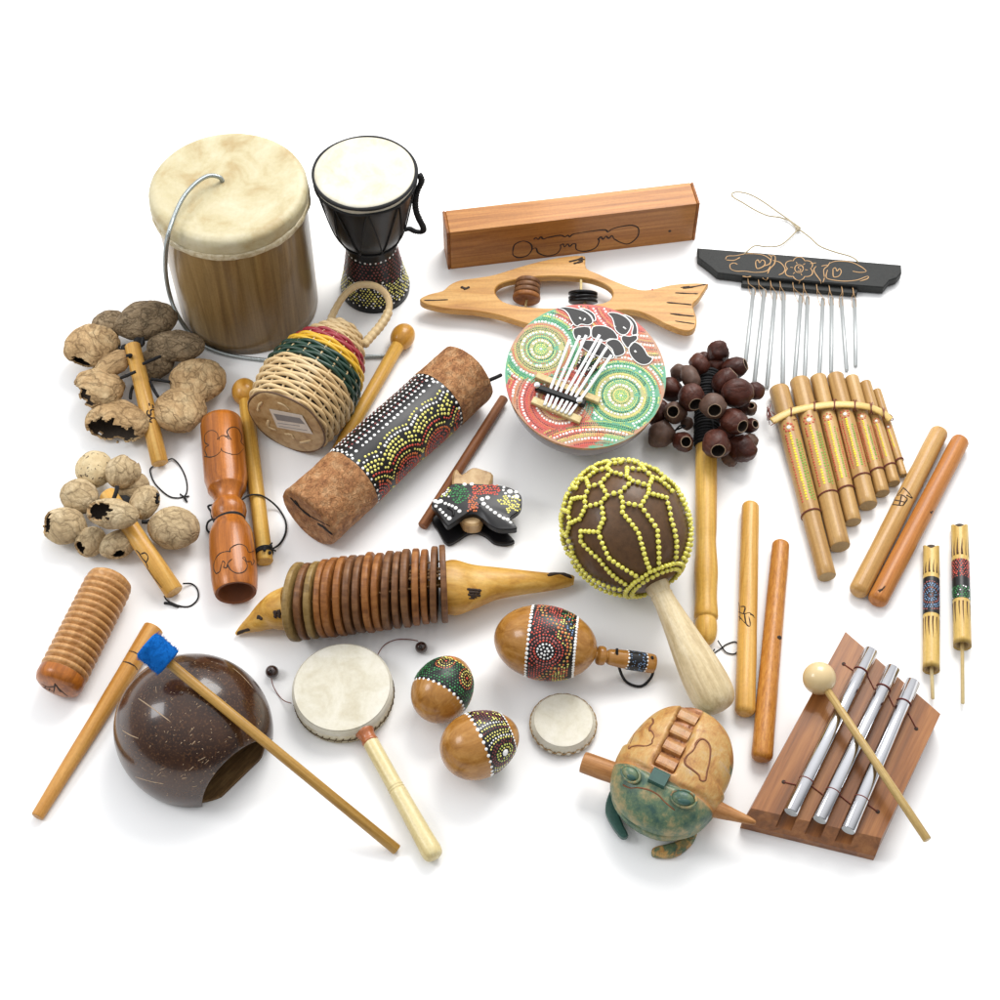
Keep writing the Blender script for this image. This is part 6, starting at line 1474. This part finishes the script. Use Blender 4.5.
for (x, y, rx, ry, an) in ((255, 470, 10.5, 7.6, 38), (585, 622, 12.5, 8.6, 14)):
    h = onf(x, y); a = math.radians(an); d = dirpx(cos(a), sin(a), 0); MM_ = fr(h + ZUP * .8, d, (ZUP + Vector((0, -.35, 0)))); mm = MB()
    ball(mm, MM_, (6.2, ry * s * .95, rx * s), g('frog'), 28, 18, cols=lambda x_, y_, z_: (.95, 0, 0))
    bve = mm.bvh(); 
    tube(mm, [MM_ @ Vector((6.6 * cos(b) * .55 + 1.5, ry * s * .9 * sin(b), 0)) for b in []] or [h, h + ZUP * .01], .1, g('frog_dark'), 4)
    rim = [MM_ @ Vector((2.6 + 1.2 * sin(b), 1.02 * ry * s * .9 * cos(b), rx * s * 1.0 * sin(b))) for b in [2 * PI * i / 30 for i in range(30)]]
    n0 = len(mm.v); tube(mm, rim, 1.3, g('frog'), 6, closed=True); mm.c[n0:] = [(.62, 0, 0)] * (len(mm.v) - n0)
    pp = h + ZUP * 6.6 + Vector((0, -2, 0)) ; mm2 = mm
    ball(mm, fr(h + (ZUP * .8 + Vector((0, -.5, 0))) * 4.6, d, ZUP), (2.9, ry * .5, rx * .52), g('frog_dark'), 18, 12); mm.build('eye', t)
# feet
m = MB(); f1 = [(385, 945), (395, 920), (430, 905), (480, 895), (560, 870), (620, 820), (665, 760), (690, 700), (692, 730), (680, 800), (660, 860), (630, 905), (570, 955), (510, 978), (440, 978), (395, 970)]
C0 = Vector((W(*q(540, 900), 0).x, W(*q(540, 900), 0).y, 0)); Mt = Matrix.Translation(C0)
f5 = lambda L, h_: [((W(*q(x, y), h_) - C0).x, (W(*q(x, y), h_) - C0).y) for x, y in L]
prism(m, smooth2(f5(f1, 7), 2), .5, 7, Mt, g('frog'), 1.8); m.c = [(.55, 0, 0)] * len(m.v); m.build('foot', t)
m = MB(); f2 = [(100, 640), (112, 600), (130, 560), (150, 600), (180, 700), (210, 780), (240, 840), (210, 856), (180, 835), (140, 780), (112, 730), (98, 690)]
prism(m, smooth2(f5(f2, 12), 2), 4, 12, Mt, g('frog_dark'), 1.5); m.build('foot', t)
m = MB(); f3_ = [(800, 250), (822, 300), (818, 365), (800, 350), (780, 300)]
prism(m, smooth2(f5(f3_, 10), 2), 2, 10, Mt, g('frog'), 1.2); m.c = [(.6, 0, 0)] * len(m.v); m.build('foot', t)
# the rasp stick pushed through the body
hS = 26; A = W(583, 762, hS + 2); E = W(756, 823, hS + 6); q2 = crop(570, 680, 5)
L_ = (E - A).length; Mh = fc(A, E)
m = MB(); lathe(m, sprof([(8.6, 0), (9.4, 1), (9.6, 12), (9.4, 40), (9.0, L_ * .6), (8.2, L_ * .75), (5.4, L_ * .87), (3.4, L_ * .96), (1.8, L_ - .8), (.1, L_)], 4), Mh, g('rasp_wood'), 32, lambda r, a, z: .3 * noise.noise((cos(a) * 4, sin(a) * 4, z * .08))); m.build('rasp_stick', t)

# ================================================================== THREE BAR CHIME ON A WOODEN BASE
q = crop(730, 620, 4)
#x('bar_chime', 'slanted brown wooden block carrying three polished metal chime bars', 'chime', (TL + BR) / 2)
hb = 27; TL, TR, BR, BL = [W(*q(*p), hb) for p in ((462, 47), (842, 376), (606, 872), (84, 752))]
FL, FR_ = W(*q(40, 832), 0), W(*q(573, 962), 0)
C0 = Vector((TL.x + BR.x, TL.y + BR.y, 0)) / 2; Mt = Matrix.Translation(C0)
lz = lambda p, z: Vector((p.x - C0.x, p.y - C0.y, z))
# block with a chamfered front edge
fb = 9
v_ = [lz(TL, 0), lz(TR, 0), lz(FR_, 0), lz(FL, 0), lz(TL, hb), lz(TR, hb), lz(BR, hb), lz(BL, hb), lz(FL, fb), lz(FR_, fb)]
# keep the front ledge vertical up to fb then slope to the top edge
f_ = [(3, 2, 1, 0), (4, 7, 6, 5), (0, 1, 5, 4), (1, 2, 9, 6, 5), (0, 4, 7, 8, 3), (3, 8, 9, 2), (8, 7, 6, 9)]
t = thing('bar_chime', 'slanted brown wooden block carrying three polished metal chime bars', 'chime', (TL + BR) / 2)
bars = [((565, 122), (243, 770)), ((653, 192), (358, 800)), ((733, 246), (472, 842))]; rb_ = 6.3
r = R_BASE; r.m = [g('chime_wood_l')] * len(r.m); r.sm = [False] * len(r.f)
dirb = (W(*q(*bars[1][1]), hb) - W(*q(*bars[1][0]), hb)).normalized(); Mi = fr(C0, dirb, ZUP).inverted(); r.lc = [tuple(Mi @ v) for v in r.v]; bvb = r.bvh()
r.build('base_block', t)
hbx = hb + rb_ + .8
for a, b in bars:
    A, E = W(*q(*a), hbx), W(*q(*b), hbx); L_ = (E - A).length; M = fc(A, E); m = MB()
    lathe(m, [(rb_ - .6, 0), (rb_, .5), (rb_, L_ - .5), (rb_ - .6, L_)], M, g('chrome'), 40, caps=False)
    for z, sg in ((0, -1), (L_, 1)): lathe(m, [(rb_ - .6, z), (.1, z + .05 * sg)], M, g('dull_metal'), 40, caps=False)
    o = m.build('metal_bar', t)
def lift(x, y, h): return W(*q(x, y), h)
for P in (((455, 176), (498, 205), (545, 212), (582, 285), (630, 292), (658, 352), (708, 362), (745, 433)), ((215, 648), (262, 658), (320, 660), (372, 698), (428, 692), (482, 735), (538, 728), (590, 766))):
    m = MB(); hs = (hb + .5, hb + .6, hb + 9, hb + .6, hb + 9, hb + .6, hb + 9, hb + .5)
    pts = []
    for i, (x, y) in enumerate(P): pts.append(W(*q(x, y), hs[0] if i in (0, 7) else (hb + .7)))
    tube(m, pts, .5, g('red_thread'), 6); m.build('cord', t)
for bi, (a, b) in enumerate(bars):
    A, E = W(*q(*a), hbx), W(*q(*b), hbx); L_ = (E - A).length; M = fc(A, E)
    for w in ((.135, .14, .15)[bi], (.815, .825, .80)[bi]):
        m = MB(); tube(m, ringpts(M, rb_ + .15, L_ * w, 36), .5, g('red_thread'), 5, closed=True); m.build('cord', t)
for x, y in ((455, 176), (745, 435), (215, 648), (591, 767)):
    m = MB(); h = W(*q(x, y), hb); lathe(m, [(1.9, .05), (1.8, .35), (.1, .4)], Matrix.Translation(h), g('burn'), 14); m.build('peg', t)
Bc = W(*q(357, 233), hb + 17); E = W(*q(790, 880), 48); s = S(Bc)
t = thing('ball_mallet', 'thin wooden mallet with a round cream ball head lying across the metal bars', 'mallet', (Bc + E) / 2)
m, M, L_ = stick(t, Bc + (E - Bc).normalized() * 12, E, 3.5, 3.7, 'pale_bamboo', rnd=.4, n=16); m.build('handle', t)
m = MB(); ball(m, fc(Bc, E), 16.6 * s, g('cream_ball'), 40, 26); m.build('ball_head', t)
# ================================================================== CAMERA, LIGHT, RENDER
cam = bpy.data.cameras.new('camera'); co = bpy.data.objects.new('camera', cam); col.objects.link(co)
cam.sensor_width = 36; cam.lens = 36 * F / 1000; cam.clip_start = .05; cam.clip_end = 60
Mc = Matrix.Identity(4)
for i in range(3): Mc[i][0] = RT[i]; Mc[i][1] = UP[i]; Mc[i][2] = -FW[i]; Mc[i][3] = CAM[i] * MM
co.matrix_world = Mc; scene.camera = co
def area(name, loc, tgt, size, power, colr=(1, 1, 1)):
    l = bpy.data.lights.new(name, 'AREA'); l.shape = 'SQUARE'; l.size = size; l.energy = power; l.color = colr
    o = bpy.data.objects.new(name, l); col.objects.link(o); o.location = loc
    o.rotation_euler = (Vector(tgt) - Vector(loc)).to_track_quat('-Z', 'Y').to_euler(); return o
area('softbox_key', (.45, 1.15, 1.5), (0, .05, 0), 1.0, 27, (1, .985, .96))
area('softbox_left', (-1.5, -.1, 1.4), (0, 0, 0), .6, 9, (.97, .98, 1))
w = bpy.data.worlds.new('World'); scene.world = w; w.use_nodes = True
nt = w.node_tree; bg = nt.nodes['Background']; tc = nt.nodes.new('ShaderNodeTexCoord'); sx = nt.nodes.new('ShaderNodeSeparateXYZ'); nt.links.new(tc.outputs['Generated'], sx.inputs[0])
ma = nt.nodes.new('ShaderNodeMath'); ma.operation = 'MULTIPLY_ADD'; nt.links.new(sx.outputs[1], ma.inputs[0]); ma.inputs[1].default_value = .35
mb_ = nt.nodes.new('ShaderNodeMath'); mb_.operation = 'MULTIPLY'; nt.links.new(sx.outputs[2], mb_.inputs[0]); mb_.inputs[1].default_value = .55; nt.links.new(mb_.outputs[0], ma.inputs[2])
mr = nt.nodes.new('ShaderNodeMapRange'); mr.inputs['From Min'].default_value = -.15; mr.inputs['From Max'].default_value = .65; mr.inputs['To Min'].default_value = .15; mr.inputs['To Max'].default_value = 1.1; nt.links.new(ma.outputs[0], mr.inputs['Value'])
nt.links.new(mr.outputs[0], bg.inputs[1]); bg.inputs[0].default_value = (.97, .98, 1, 1)
vs_ = scene.view_settings; vs_.view_transform = 'Standard'; vs_.look = 'None'; vs_.exposure = .38; vs_.gamma = 1
try: vs_.use_curve_mapping = False
except Exception: pass
scene.render.film_transparent = False
scene.cycles.use_denoising = True
scene.cycles.max_bounces = 6
